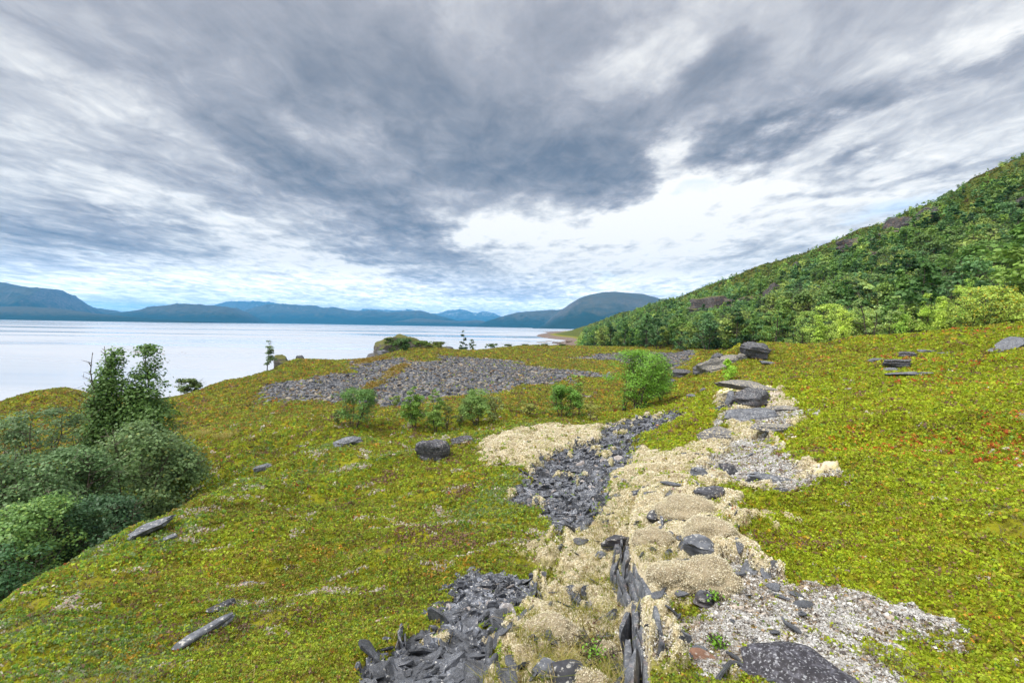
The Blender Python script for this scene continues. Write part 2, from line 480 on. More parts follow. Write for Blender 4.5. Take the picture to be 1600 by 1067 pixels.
def zone(zn, x, y):
    """0..1 cover of a zone at world points, with a ragged edge"""
    x = np.asarray(x, float); y = np.asarray(y, float)
    sh = x.shape
    xf, yf = x.ravel(), y.ravel()
    out = np.zeros(xf.size)
    for k, pl in enumerate(ZW[zn]):
        lo, hi = pl.min(0), pl.max(0)
        rc = np.hypot(*pl.mean(0))
        wd = {'slate': .10, 'lichen': .16, 'gravel': .18, 'heath': .12, 'cobble': 1.1, 'moss': .5}[zn]
        wd = wd * max(1.0, (rc / 5.0) ** 0.6) if zn not in ('cobble', 'moss') else wd
        b = (xf > lo[0] - 3 * wd) & (xf < hi[0] + 3 * wd) & (yf > lo[1] - 3 * wd) & (yf < hi[1] + 3 * wd)
        if not b.any():
            continue
        xs, ys = xf[b], yf[b]
        sd = poly_sd(pl, xs, ys) + wd * (2.6 * fbm(xs / (wd * 5), ys / (wd * 5), 3, 5 + k) + 1.7 * fbm(xs / wd, ys / wd, 3, 40 + k))
        out[b] = np.maximum(out[b], sstep(-wd * .5, wd * .5, sd))
    return out.reshape(sh)

def zones(x, y):
    z = {k: zone(k, x, y) for k in ZP}
    # islands of black slate show through the lichen and gravel
    isl = sstep(.30, .42, fbm(np.asarray(x) / .45, np.asarray(y) / .7, 3, 77)) * np.maximum(z['lichen'], z['gravel'] * .6) * sstep(9, 4, np.asarray(y))
    z['slate'] = np.maximum(z['slate'], isl * .9)
    pal_ = sstep(.34, .46, fbm(np.asarray(x) / .5, np.asarray(y) / .6, 3, 78)) * z['slate'] * .9      # pale lichen cushions on the scree
    z['slate'] = z['slate'] - pal_ * (z['lichen'] < .2)
    z['lichen'] = np.maximum(z['lichen'], pal_)
    z['lichen'] = z['lichen'] * (1 - z['slate']) * (1 - z['heath'])
    z['gravel'] = z['gravel'] * (1 - z['slate']) * (1 - z['heath'])
    z['lichen'] = z['lichen'] * (1 - z['gravel'])
    z['cobble'] = z['cobble'] * (1 - z['moss'])
    return z

# the slate ledge that steps down to the gully: the ground on its right stands higher
LEDGE = np.array([hit(px, py)[:2] for (px, py) in [(1000, 790), (985, 840), (985, 900), (1030, 960), (1000, 985), (1010, 1060), (1015, 1090)]])
def ledge_side(x, y):
    """(distance to the ledge line, +1 on the high side)"""
    d = np.full(x.shape, 1e9); side = np.zeros(x.shape)
    for (a, b) in zip(LEDGE[:-1], LEDGE[1:]):
        e = b - a
        t = np.clip(((x - a[0]) * e[0] + (y - a[1]) * e[1]) / (e @ e), 0, 1)
        dd = np.hypot(a[0] + t * e[0] - x, a[1] + t * e[1] - y)
        cr_ = e[0] * (y - a[1]) - e[1] * (x - a[0])
        k = dd < d
        d = np.where(k, dd, d); side = np.where(k, np.sign(cr_), side)
    return d, side

def detail(x, y, z):
    """small relief added to the smooth base"""
    r = np.hypot(x, y)
    heath = np.clip(1 - z['slate'] - z['lichen'] - z['gravel'] - z['cobble'], 0, 1)
    h = 0.34 * fbm(x / 2.6, y / 2.0, 4, 3) * sstep(1.0, 5.0, r) + 0.10 * fbm(x / .65, y / .5, 3, 8)
    h = h * (0.25 + 0.75 * heath) + heath * 0.03
    f1, c1 = worley(x / .34 + .3 * gnoise(x / .2, y / .2, 2), y / .34, 12)
    dome = np.sqrt(np.clip(1 - (f1 / .75) ** 2, 0, 1))
    f2, c2 = worley(x / .8, y / .8, 19)
    h += z['lichen'] * (dome * (0.06 + .08 * c1) + 0.11 * np.sqrt(np.clip(1 - (f2 / .7) ** 2, 0, 1)) + .012 * fbm(x / .05, y / .05, 2, 4))
    h += z['gravel'] * (0.02 * fbm(x / .12, y / .12, 3, 21))
    h += z['slate'] * (-0.03 + 0.05 * fbm(x / .4, y / .4, 3, 23))
    far = sstep(16, 60, r)
    h += far * (0.45 * fbm(x / 9, y / 9, 4, 33)) * (1 - .85 * z['cobble']) * (1 - 0.5 * sstep(70, 90, y) * sstep(140, 110, y))
    return h

_near = (RR < 9)
ZG = zones(X, Y)
Z = Z0 + detail(X, Y, ZG)
dl, sl = ledge_side(X, Y)
step = np.where(sl * 1.0 > 0, 1.0, -1.0)
# which sign is the right (high) side?
_ts = ledge_side(np.array([LEDGE[2][0] + .3]), np.array([LEDGE[2][1]]))[1][0]
step = step * _ts
amp = np.exp(-(dl / .8) ** 2)
Z = Z + np.where(step > 0, 0.10, -0.26) * amp * sstep(-.06, .06, dl * 1.0 + .03)
# hillside relief: crags and hollows
Hm = sstep(-12.0, 0.0, Zs - EYE_Z) * sstep(110, 160, RR + 90 * sstep(R(16), R(26), GA)) * sstep(R(1.0), R(4), GA)
Z = Z + Hm * (5.0 * fbm(X / 38, Y / 38, 4, 51) + 2.0 * ridged(X / 26, Y / 26, 3, 53) - .6)
# shore rocks
Sh = sstep(-18.5, -15.5, Zs - EYE_Z) * sstep(-10, -14.0, Zs - EYE_Z) * sstep(60, 90, RR)
Z = Z + Sh * 0.9 * np.abs(fbm(X / 5, Y / 5, 4, 61))

# ground normals
dXa = np.gradient(X, axis=1); dYa = np.gradient(Y, axis=1); dZa = np.gradient(Z, axis=1)
dXr = np.gradient(X, axis=0); dYr = np.gradient(Y, axis=0); dZr = np.gradient(Z, axis=0)
NX = dYa * dZr - dZa * dYr; NY = dZa * dXr - dXa * dZr; NZ = dXa * dYr - dYa * dXr
_s = np.where(NZ < 0, -1.0, 1.0); _l = np.sqrt(NX ** 2 + NY ** 2 + NZ ** 2) + 1e-12
NX, NY, NZ = NX * _s / _l, NY * _s / _l, NZ * _s / _l
def ground(x, y):
    return grid_at(Z, x, y)
def gnormal(x, y):
    n = np.stack([grid_at(NX, x, y), grid_at(NY, x, y), grid_at(NZ, x, y)], -1)
    return n / (np.linalg.norm(n, axis=-1, keepdims=True) + 1e-9)

# the ground as one sheet
verts = np.stack([X, Y, Z], -1).reshape(-1, 3)
ii, jj = np.meshgrid(np.arange(NR - 1), np.arange(NA - 1), indexing='ij')
q = np.stack([ii * NA + jj, ii * NA + jj + 1, (ii + 1) * NA + jj + 1, (ii + 1) * NA + jj], -1).reshape(-1, 4)[:, ::-1]
# close the ring behind the camera
i1 = np.arange(NR - 1)
q2 = np.stack([i1 * NA + NA - 1, i1 * NA, (i1 + 1) * NA, (i1 + 1) * NA + NA - 1], -1)[:, ::-1]
gm, t = new_mat("tundra_ground")
geo = t.n('ShaderNodeNewGeometry')
pos = geo.outputs['Position']
za = t.n('ShaderNodeSeparateColor', ins={0: t.n('ShaderNodeAttribute', attribute_name='cover_a').outputs['Color']}).outputs
zb = t.n('ShaderNodeSeparateColor', ins={0: t.n('ShaderNodeAttribute', attribute_name='cover_b').outputs['Color']}).outputs
n1 = t.noise(pos, 0.35, 6, .6)
n2 = t.noise(pos, 9.0, 5, .65)
n3 = t.noise(pos, 45.0, 4, .7)
n4 = t.noise(pos, 2.2, 5, .6)
heath = t.ramp(n2, [(.25, lin(70, 68, 22)), (.45, lin(112, 112, 26)), (.6, lin(130, 130, 28)), (.8, lin(120, 104, 40))])
heath = t.mix(t.rng(n4, .55, .75, 0, .8), heath, lin(110, 88, 54))
lich = t.ramp(t.noise(pos, 60.0, 5, .75), [(.28, lin(110, 94, 74)), (.40, lin(186, 170, 140)), (.56, lin(222, 208, 178)), (.8, lin(240, 232, 212))])
lich = t.mix(t.rng(n4, .54, .74, 0, .45), lich, lin(190, 180, 120))
sla = t.ramp(n2, [(.3, lin(34, 36, 40)), (.6, lin(78, 80, 86)), (.85, lin(120, 116, 110))])
grv = t.ramp(n3, [(.28, lin(70, 60, 52)), (.42, lin(146, 130, 114)), (.58, lin(206, 198, 188)), (.8, lin(232, 230, 226))])
grv = t.mix(t.rng(n4, .5, .66, 0, .75), grv, lin(120, 98, 78))
cob = t.ramp(n3, [(.3, lin(80, 80, 84)), (.55, lin(122, 122, 124)), (.8, lin(160, 156, 150))])
mos = t.ramp(n2, [(.3, lin(90, 76, 40)), (.6, lin(130, 112, 56)), (.8, lin(150, 130, 84))])
wood = t.ramp(n4, [(.3, lin(40, 50, 20)), (.55, lin(84, 92, 36)), (.72, lin(110, 98, 52)), (.85, lin(96, 86, 76))])
shore = t.ramp(n4, [(.3, lin(70, 60, 54)), (.55, lin(120, 104, 94)), (.8, lin(150, 140, 130))])
c = heath
c = t.mix(zb[1], c, wood)
c = t.mix(za[0], c, lich)
c = t.mix(za[2], c, grv)
c = t.mix(za[1], c, sla)
c = t.mix(zb[0], c, cob)
c = t.mix(zb[2], c, mos)
sz = t.n('ShaderNodeSeparateXYZ', ins={0: pos}).outputs[2]
c = t.mix(t.rng(t.m('ADD', sz, t.m('MULTIPLY', n4, 2.0)), 3.6, 5.4, 1, 0), c, shore)
bmp = t.n('ShaderNodeBump', ins={'Strength': .5, 'Distance': .03, 'Height': t.m('ADD', n2, n3)})
p = t.n('ShaderNodeBsdfPrincipled', ins={'Base Color': c, 'Roughness': .95, 'Specular IOR Level': .1, 'Normal': bmp.outputs[0]})
finish(t, p.outputs[0])
gme = mesh_from("ground", verts, np.concatenate([q, q2]), smooth=True, mat=gm)
woodz = np.maximum(np.clip(Hm * 1.3, 0, 1), sstep(200, 260, RR) * sstep(R(-2), R(1), GA) * sstep(4.0, 5.5, Z))
put_col(gme, 'cover_a', np.stack([ZG['lichen'], ZG['slate'], ZG['gravel']], -1).reshape(-1, 3))
put_col(gme, 'cover_b', np.stack([ZG['cobble'], woodz, ZG['moss']], -1).reshape(-1, 3))
go = link("ground", gme)
tag(go, "rolling tundra ground under the heath, lichen and scree", "ground", kind='structure')

# ------------------------------------------------------------------ fjord
def disc(rmax, na=180, rmin=20.0, step=1.09):
    rs = [0.0]; rr_ = rmin
    while rr_ < rmax:
        rs.append(rr_); rr_ *= step
    rs.append(rmax)
    rs = np.array(rs); aa = np.linspace(0, 2 * math.pi, na, endpoint=False)
    v = np.stack([rs[:, None] * np.sin(aa), rs[:, None] * np.cos(aa), 0 * rs[:, None] * aa], -1).reshape(-1, 3)
    i_, j_ = np.meshgrid(np.arange(len(rs) - 1), np.arange(na), indexing='ij')
    f = np.stack([i_ * na + j_, i_ * na + (j_ + 1) % na, (i_ + 1) * na + (j_ + 1) % na, (i_ + 1) * na + j_], -1).reshape(-1, 4)[:, ::-1]
    return v, f
v, f = disc(20500.0)
m, t = new_mat("sea_water")
pos = t.n('ShaderNodeNewGeometry').outputs['Position']
s = t.n('ShaderNodeSeparateXYZ', ins={0: pos}).outputs
wv = t.comb(t.m('MULTIPLY', s[0], .45), s[1], 0.0)
h1 = t.noise(wv, .9, 4, .6, .3)
h2 = t.noise(wv, .05, 3, .5, .4)
h3 = t.noise(t.comb(t.m('MULTIPLY', s[0], .2), s[1], 4.0), .008, 4, .55, .5)
bump = t.n('ShaderNodeBump', ins={'Strength': t.rng(h3, .38, .62, .04, .16), 'Distance': .25, 'Height': t.m('ADD', h1, t.m('MULTIPLY', h2, 2.0))})
rgh = t.rng(h3, .38, .62, .07, .42)
p = t.n('ShaderNodeBsdfPrincipled', ins={'Base Color': lin(172, 177, 186), 'Roughness': rgh, 'IOR': 1.33, 'Specular IOR Level': .9, 'Normal': bump.outputs[0]})
finish(t, p.outputs[0])
sea = link("sea", mesh_from("sea", v, f, smooth=True, mat=m))
tag(sea, "calm pale fjord water reaching to the far mountains", "water", kind='structure')

# ------------------------------------------------------------------ far mountains
def mountain(label, prof, dist, front, backd, seed, rock=0.5, snow=0.0, rough=1.0, foot=-3.0):
    """prof: skyline of the range (pixels), dist: distance of the crest, front/backd: depth of its flanks"""
    prof = np.array(prof, float)
    pxs = np.arange(prof[0, 0], prof[-1, 0] + .1, 1.5)
    pys = np.interp(pxs, prof[:, 0], prof[:, 1])
    D = np.stack([ray(a, b) for a, b in zip(pxs, pys)])
    xs = D[:, 0] / D[:, 1] * dist
    zs = np.maximum(EYE_Z + D[:, 2] / D[:, 1] * dist, 2.0)
    nv = 46
    vv = np.linspace(-1, 1, nv)
    yy = np.where(vv < 0, vv * front, vv * backd)
    XX = np.repeat(xs[None, :], nv, 0) * (1 + 0 * yy[:, None])
    YY = dist + np.repeat(yy[:, None], len(xs), 1)
    XX = XX * (YY / dist) ** 0.6
    sh = np.where(vv < 0, 1 - (-vv) ** 1.35, 1 - .75 * vv ** 1.5)[:, None]
    sc = front * .45
    rg = ridged(XX / sc, YY / sc, 5, seed)
    rel = 1 - np.abs(vv)[:, None] ** 2
    hs = zs[None, :]
    ZZ = hs * sh + hs * rough * .34 * (rg - .15) * (np.minimum(np.abs(vv)[:, None] * 3.0, 1)) * (1 - np.abs(vv)[:, None] ** 3)
    ZZ = ZZ + rough * hs * .022 * fbm(XX / (sc * .12), YY / (sc * .12), 4, seed + 3)
    ZZ[0] = foot; ZZ[-1] = foot
    vt = np.stack([XX, YY, ZZ], -1).reshape(-1, 3)
    n = len(xs)
    i_, j_ = np.meshgrid(np.arange(nv - 1), np.arange(n - 1), indexing='ij')
    fc = np.stack([i_ * n + j_, i_ * n + j_ + 1, (i_ + 1) * n + j_ + 1, (i_ + 1) * n + j_], -1).reshape(-1, 4)
    m, t = new_mat("mountain_rock")
    g_ = t.n('ShaderNodeNewGeometry')
    sp = t.n('ShaderNodeSeparateXYZ', ins={0: g_.outputs['Position']}).outputs
    nz = t.n('ShaderNodeSeparateXYZ', ins={0: g_.outputs['Normal']}).outputs[2]
    top = float(zs.max())
    hn = t.m('DIVIDE', sp[2], top)
    ns = t.noise(g_.outputs['Position'], 22.0 / top, 6, .62)
    nb = t.noise(g_.outputs['Position'], 4.0 / top, 5, .6)
    forest = t.mix(ns, lin(16, 30, 20), lin(34, 50, 30))
    crag = t.ramp(ns, [(.3, lin(44, 42, 42)), (.5, lin(88, 82, 78)), (.7, lin(140, 130, 122))])
    moor = t.mix(nb, lin(54, 54, 44), lin(86, 80, 60))
    up = t.rng(t.m('ADD', hn, t.m('MULTIPLY', t.m('SUBTRACT', nb, .5), .8)), .28, .60)
    c_ = t.mix(up, forest, moor)
    steep = t.m('MULTIPLY', t.rng(nz, .92, .74, 0, 1), t.rng(t.m('ADD', hn, nb), .55, .85))
    c_ = t.mix(t.m('MULTIPLY', steep, rock), c_, crag)
    if snow > 0:
        sn = t.m('MULTIPLY', t.rng(t.noise(g_.outputs['Position'], 9.0 / top, 5, .65), .66 - .1 * snow, .70 - .1 * snow), t.rng(hn, .55, .72))
        c_ = t.mix(sn, c_, (.8, .82, .85))
    p_ = t.n('ShaderNodeBsdfPrincipled', ins={'Base Color': c_, 'Roughness': .95, 'Specular IOR Level': .05})
    finish(t, p_.outputs[0])
    o = link("mountain", mesh_from("mountain", vt, fc, smooth=True, mat=m))
    tag(o, label, "mountain", kind='structure')
    return o

mountain("dark blue flat topped mountain with a steep cliff end across the fjord", [(-420, 440), (-250, 430), (-120, 432), (0, 441), (22, 445), (45, 451), (60, 450), (82, 452), (88, 457), (95, 464), (105, 472), (114, 480), (120, 486), (135, 500)], 6200, 1500, 1800, 11, .9, rough=.7)
mountain("low wooded shore hill under the flat topped mountain", [(-300, 476), (-60, 478), (40, 479), (90, 482), (130, 488), (170, 492), (230, 498), (330, 503)], 5000, 700, 900, 13, .1, rough=.6)
mountain("long low dark ridge behind the wooded shore hill", [(90, 484), (125, 480.5), (150, 482), (185, 488), (230, 489), (260, 500)], 8200, 1200, 1500, 15, .3)
mountain("broad rounded dark blue hill in the middle of the far shore", [(140, 501), (190, 489), (215, 486), (245, 480), (270, 476), (292, 475), (315, 477), (340, 479), (362, 482), (380, 490), (392, 497), (402, 506)], 6800, 1000, 1300, 17, .4)
mountain("pale blue distant plateau behind the rounded hill", [(300, 490), (345, 476), (358, 472), (380, 470.5), (405, 472), (430, 474), (470, 482), (520, 500)], 14500, 1800, 2500, 19, .6, snow=.3)
mountain("wide blue mountain range with small snow patches", [(340, 508), (385, 487), (405, 480), (425, 476), (445, 475), (470, 477.5), (490, 477.5), (505, 482), (520, 480), (535, 483), (560, 486), (585, 485), (605, 488), (625, 487), (655, 485.5), (670, 489), (700, 497), (730, 505), (760, 513)], 10500, 1600, 2200, 21, .6, snow=.15, rough=.8)
mountain("lower blue foothills along the far shore", [(560, 512), (620, 502), (650, 497), (680, 499), (715, 502), (745, 500), (780, 506), (820, 514)], 9000, 800, 1300, 25, .2, rough=.7)
mountain("palest peaks with snow streaks far behind the fjord", [(560, 488), (567, 483), (585, 484), (620, 486), (640, 484), (665, 489), (684, 491), (700, 486), (718, 484), (732, 486), (742, 489), (756, 487), (772, 490), (785, 496), (840, 508)], 17500, 2200, 3000, 27, .8, snow=.9)
mountain("green blue wooded ridge beside the domed mountain", [(730, 516), (760, 502), (790, 493), (810, 488), (840, 486), (870, 484), (900, 482), (940, 500), (960, 518)], 7600, 1000, 1300, 29, .3, rough=.8)
mountain("massive domed blue mountain with bare rock faces", [(830, 519), (850, 507), (862, 496), (875, 486), (890, 475), (905, 466), (922, 460), (942, 456.5), (960, 456), (985, 458), (1005, 460), (1022, 464), (1040, 470), (1080, 484), (1130, 500), (1180, 524)], 6000, 1500, 1800, 31, 1.0, rough=.35)

# ------------------------------------------------------------------ haze: one closed box of even air
HX, HZ0, HZ1 = 21000.0, -6.5, 720.0
hv = np.array([(x, y, z) for z in (HZ0, HZ1) for (x, y) in ((-HX, -HX), (HX, -HX), (HX, HX), (-HX, HX))])
hf = np.array([(3, 2, 1, 0), (4, 5, 6, 7), (0, 1, 5, 4), (1, 2, 6, 5), (2, 3, 7, 6), (3, 0, 4, 7)])
m, t = new_mat("haze_air")
pv = t.n('ShaderNodeVolumePrincipled')
pv.inputs['Color'].default_value = (.09, .49, 1.0, 1)
pv.inputs['Density'].default_value = 7.0e-5
pv.inputs['Anisotropy'].default_value = 0.0
o_ = t.n('ShaderNodeOutputMaterial')
t.t.links.new(pv.outputs[0], o_.inputs['Volume'])
m.cycles.homogeneous_volume = True
hz = link("haze", mesh_from("haze", hv, hf, mat=m))
tag(hz, "thin blue air that fades the far mountains", "haze", kind='stuff')
# ------------------------------------------------------------------ ground cover
rng = np.random.default_rng(7)
ALB = 0.66
def pal(cols):
    return np.array([lin(*c) for c in cols]) * ALB

def sample_polar(n_per_lnr, r0_, r1_, a0=-54, a1=54):
    """random ground points, n_per_lnr(r) per unit of ln r"""
    ls = np.linspace(math.log(r0_), math.log(r1_), 200)
    dn = np.array([n_per_lnr(math.exp(l)) for l in ls])
    cum = np.concatenate([[0], np.cumsum((dn[1:] + dn[:-1]) / 2 * np.diff(ls))])
    n = int(cum[-1])
    l = np.interp(rng.random(n) * cum[-1], cum, ls)
    a = R(a0) + rng.random(n) * R(a1 - a0)
    r = np.exp(l)
    return r * np.sin(a), r * np.cos(a), r

def frame(nrm):
    t1 = np.cross(nrm, np.array([0.0, 1.0, 0.13]))
    t1 /= np.linalg.norm(t1, axis=-1, keepdims=True) + 1e-9
    return t1, np.cross(nrm, t1)

def sprigs(x, y, s, q, cols, hgt=1.0, up=0.8, lw=(0.62, 0.34), spread=0.75, lift=0.0, colvar=0.22):
    """clumps of q small leaves round each ground point; cols (n,3) base colours or (n,q,3)"""
    n = len(x)
    p = np.stack([x, y, ground(x, y)], -1)
    nr = gnormal(x, y)
    t1, t2 = frame(nr)
    sy = np.minimum(s, 0.14) * hgt
    u = rng.random((n, q)); ang = rng.random((n, q)) * 2 * math.pi
    rad = np.sqrt(u) * spread * s[:, None]
    oz = (0.15 + 0.85 * rng.random((n, q))) * sy[:, None] + lift
    c = p[:, None] + t1[:, None] * (rad * np.cos(ang))[..., None] + t2[:, None] * (rad * np.sin(ang))[..., None] + nr[:, None] * oz[..., None]
    a = rng.normal(size=(n, q, 3)); a += nr[:, None] * up
    a /= np.linalg.norm(a, axis=-1, keepdims=True)
    b = np.cross(a, rng.normal(size=(n, q, 3)))
    b /= np.linalg.norm(b, axis=-1, keepdims=True) + 1e-9
    L = (s[:, None] * lw[0] * (0.7 + 0.6 * rng.random((n, q))))[..., None]
    W_ = L * (lw[1] / lw[0])
    v = np.stack([c - a * L * .5, c + b * W_, c + a * L * .5, c - b * W_], 2).reshape(-1, 3)
    k = cols if cols.ndim == 3 else np.repeat(cols[:, None], q, 1)
    k = k * (1 - colvar + 2 * colvar * rng.random((n, q, 1)))
    k = np.repeat(k[:, :, None], 4, 2).reshape(-1, 3)
    f = np.arange(len(v)).reshape(-1, 4)
    return v, f, k

leaf_m = col_leaf_mat("heath_leaves", trans=.38, rough=.55, spec=.2)
lichen_m = col_leaf_mat("lichen_tufts", trans=.25, rough=.9, spec=.05)

def pick(cols, wts):
    """choose one palette row per point by weights (n,k)"""
    wts = np.maximum(wts, 0)
    c = np.cumsum(wts, 1); c /= c[:, -1:]
    k = (rng.random(len(wts))[:, None] > c).sum(1)
    return cols[np.minimum(k, len(cols) - 1)]

HP = 1.66 * pal([(160, 176, 44), (140, 154, 46), (142, 132, 54), (112, 148, 54), (130, 148, 96), (180, 104, 54), (194, 156, 56), (200, 192, 178), (134, 106, 88), (106, 90, 48)])
def heath_colours(x, y):
    right = sstep(-.2, 1.2, (x - (0.30 + .36 * y * .35)) / (1 + .12 * y))      # the plateau on the right is the purest crowberry green
    terr = sstep(20, 30, y) * sstep(16, 4, x - .45 * y)
    n1 = fbm(x / 1.4, y / 2.2, 4, 101); n2 = fbm(x / .6, y / .8, 3, 102); n3 = fbm(x / 3.4, y / 5, 3, 103); n4 = fbm(x / .35, y / .45, 2, 104)
    n5 = fbm(x / 9, y / 9, 3, 105)
    W_ = np.zeros((len(x), len(HP)))
    left = 1 - right
    sp1 = sstep(.34, .5, n2) ; big = sstep(-.15, .35, n5)
    n6 = fbm(x / 2.6, y / 1.5, 4, 106)
    W_[:, 0] = .62 * (0.5 + .6 * right) * (1 - .45 * terr) + .55 * n1
    W_[:, 1] = .40 + .1 * n2 - .3 * n1
    W_[:, 2] = .16 * (0.5 + .5 * left) + .6 * np.clip(-n1 - .05, 0, 1) + .35 * terr + .9 * np.clip(n6 - .05, 0, 1)
    W_[:, 3] = (.25 + .75 * left) * (.10 + 1.1 * np.clip(n3 + .05, 0, 1)) * (1 - .6 * terr)
    W_[:, 4] = left * sstep(0.0, .35, n3 + .3 * n2 - .1) * 1.1 * sstep(24, 14, y)
    W_[:, 5] = .004 + .5 * right * sstep(.15, .4, n3 + .3 * n1) * sstep(.35, .9, x / (y + 2)) + .55 * sstep(.36, .55, n2) * sstep(.1, .4, n5 + .15 * right) + .10 * terr * sstep(0, .3, n3)
    W_[:, 6] = .015 + .30 * sstep(.34, .5, fbm(x / 1.1, y / 1.1, 3, 108)) * (.3 + .7 * left) + .12 * terr
    W_[:, 7] = 1.5 * sstep(.24, .42, fbm(x / .8, y / .45, 3, 110)) * (.12 + .88 * left) * sstep(30, 15, y)
    W_[:, 8] = .03 + 1.2 * sstep(.20, .45, fbm(x / 1.8, y / 1.1, 4, 112)) * (.55 + .45 * left)
    W_[:, 9] = .05 + .5 * np.clip(-n6 - .05, 0, 1)
    c_ = pick(HP, W_)
    dull = np.clip(.6 * left + .5 * terr, 0, 1)[:, None]
    return c_ * (1 - .16 * dull) * (1 + .34 * np.clip(n6 + .4 * n1, -.8, .8))[:, None] + .02 * dull * np.array([.5, .8, 1.0])

x, y, r = sample_polar(lambda r: 1.9 * (1.55 if r < 12 else 1.1) * (r ** .15 / .0070) ** 2 * 1.07, 1.3, 150, -60, 68)
z = zones(x, y)
tuft = .5 * sstep(.22, .42, fbm(x / .55, y / .7, 3, 190))      # heath creeping into the lichen
hw = 1 - np.clip(z['slate'] * .985 + z['lichen'] * (.985 - tuft) + z['gravel'] * .96 + z['cobble'] * .985, 0, 1)
hz_ = ground(x, y)
dlx, _ = ledge_side(x, y)
keep = (rng.random(len(x)) < hw) & (hz_ > 1.5) & ~((np.arctan2(x, y) > R(3)) & (r > 60) & (hz_ > 13.5)) & (dlx > .07)
# bare hollows between the mats
bare = fbm(x / .9, y / .6, 3, 120)
keep &= ~((bare > .36) & (rng.random(len(x)) < .85))
x, y, r = x[keep], y[keep], r[keep]
s = 0.0071 * r ** 0.85 * (0.7 + .6 * rng.random(len(r)))
cc = heath_colours(x, y)
mz = zone('moss', x, y)[:, None]
cc = np.where(mz > .5, pick(pal([(190, 166, 84), (170, 140, 70), (200, 186, 130), (150, 140, 50)]), np.ones((len(x), 4))), cc)
q = 6
ck = np.repeat(cc[:, None], q, 1)
tip = rng.random((len(x), q, 1))
ck = np.where(tip < .05, ck * np.array([1.25, .8, 1.0]), ck)
ck = np.where(tip > .94, ck * np.array([.75, .66, .8]), ck)
v, f, k = sprigs(x, y, s, q, ck, hgt=1.1, up=1.3)
o = link("heath_plants", mesh_from("heath_plants", v, f, cols=k, mat=leaf_m))
tag(o, "low yellow green crowberry heath carpeting the ground", "heath", kind='stuff')
print('heath clumps', len(x))

# bare woody stems where the mat has opened
x, y, r = sample_polar(lambda r: 26000, 1.6, 12, -50, 56)
z = zones(x, y)
bare = fbm(x / .9, y / .6, 3, 120)
keep = (bare > .26) & (rng.random(len(x)) < .55 * (1 - np.clip(z['slate'] + z['lichen'] + z['gravel'] + z['cobble'], 0, 1)))
STEM_XY = (x[keep], y[keep], r[keep])

# reindeer lichen
LP = pal([(250, 244, 222), (240, 230, 202), (224, 213, 180), (206, 201, 144), (204, 188, 160)]) * 1.25
x, y, r = sample_polar(lambda r: 1.9 * 1.1 * (r ** .15 / .0044) ** 2, 1.3, 20, -12, 34)
z = zones(x, y)
keep = rng.random(len(x)) < z['lichen'] * .98
x, y, r = x[keep], y[keep], r[keep]
s = 0.0044 * r ** 0.85 * (0.7 + .6 * rng.random(len(r)))
n1 = fbm(x / .5, y / .6, 3, 131)
cc = pick(LP, np.stack([.5 + n1, .5 + 0 * x, .25 - .4 * n1, .06 + 1.0 * sstep(.02, .4, fbm(x / .7, y / .9, 3, 133)), .12 - .3 * n1], -1))
v, f, k = sprigs(x, y, s, 5, cc, hgt=.8, up=.5, lw=(.6, .42), colvar=.10)
o = link("reindeer_lichen", mesh_from("reindeer_lichen", v, f, cols=k, mat=lichen_m))
tag(o, "cream coloured reindeer lichen carpet along the gully and crest", "lichen", kind='stuff')
print('lichen', len(x))

# dry grass in the gully and on the slope
def grass_blades(x, y, nb, h, w_, cols, lean=.6):
    n = len(x)
    p = np.stack([x, y, ground(x, y) - .01], -1)
    base_ = p[:, None] + np.concatenate([rng.normal(size=(n, nb, 2)) * (h * .22)[:, None, None], np.zeros((n, nb, 1))], -1)
    hh = (h[:, None] * (.55 + .6 * rng.random((n, nb))))[..., None]
    dirv_ = rng.normal(size=(n, nb, 3)) * lean * .5
    dirv_[..., 2] = 1
    side = rng.normal(size=(n, nb, 3)); side[..., 2] = 0
    side /= np.linalg.norm(side, axis=-1, keepdims=True)
    droop = rng.normal(size=(n, nb, 3)) * .5; droop[..., 2] = -.25
    b0, b1 = base_ - side * w_, base_ + side * w_
    m0 = base_ + dirv_ * hh * .6
    tp = base_ + (dirv_ + droop * lean) * hh
    v = np.stack([b0, b1, m0 + side * w_ * .7, m0 - side * w_ * .7, m0 - side * w_ * .7, m0 + side * w_ * .7, tp + side * w_ * .15, tp - side * w_ * .15], 2).reshape(-1, 3)
    f = np.arange(len(v)).reshape(-1, 4)
    k = np.repeat((cols[:, None] * (.75 + .5 * rng.random((n, nb, 1))))[:, :, None], 8, 2).reshape(-1, 3)
    return v, f, k
x, y, r = sample_polar(lambda r: 15000 if r < 12 else 8000, 1.6, 19, -45, 30)
z = zones(x, y)
gn = fbm(x / .9, y / 1.2, 3, 141)
dl_, sd_ = ledge_side(x, y)
gul = np.exp(-((dl_ - .35) / .5) ** 2) * (sd_ * _ts < 0)
pk = z['lichen'] * (0.01 + .35 * sstep(.15, .45, gn) + .7 * gul) * .6 + .012 * (1 - z['slate']) * sstep(.1, .4, fbm(x / 2.5, y / 2.5, 2, 143))
keep = (rng.random(len(x)) < pk) & (z['slate'] < .3)
x, y, r = x[keep], y[keep], r[keep]
cc = pick(pal([(196, 186, 110), (160, 160, 70), (206, 186, 130), (128, 140, 50)]), np.tile([.35, .3, .25, .2], (len(x), 1)))
v, f, k = grass_blades(x, y, 6, .05 + .06 * rng.random(len(x)) + .004 * r, .0012 + .0004 * np.mean(r), cc, 1.0)
o = link("dry_grass", mesh_from("dry_grass", v, f, cols=k, mat=leaf_m))
tag(o, "thin yellowish grass growing out of the lichen", "grass", kind='stuff')
print('grass', len(x))

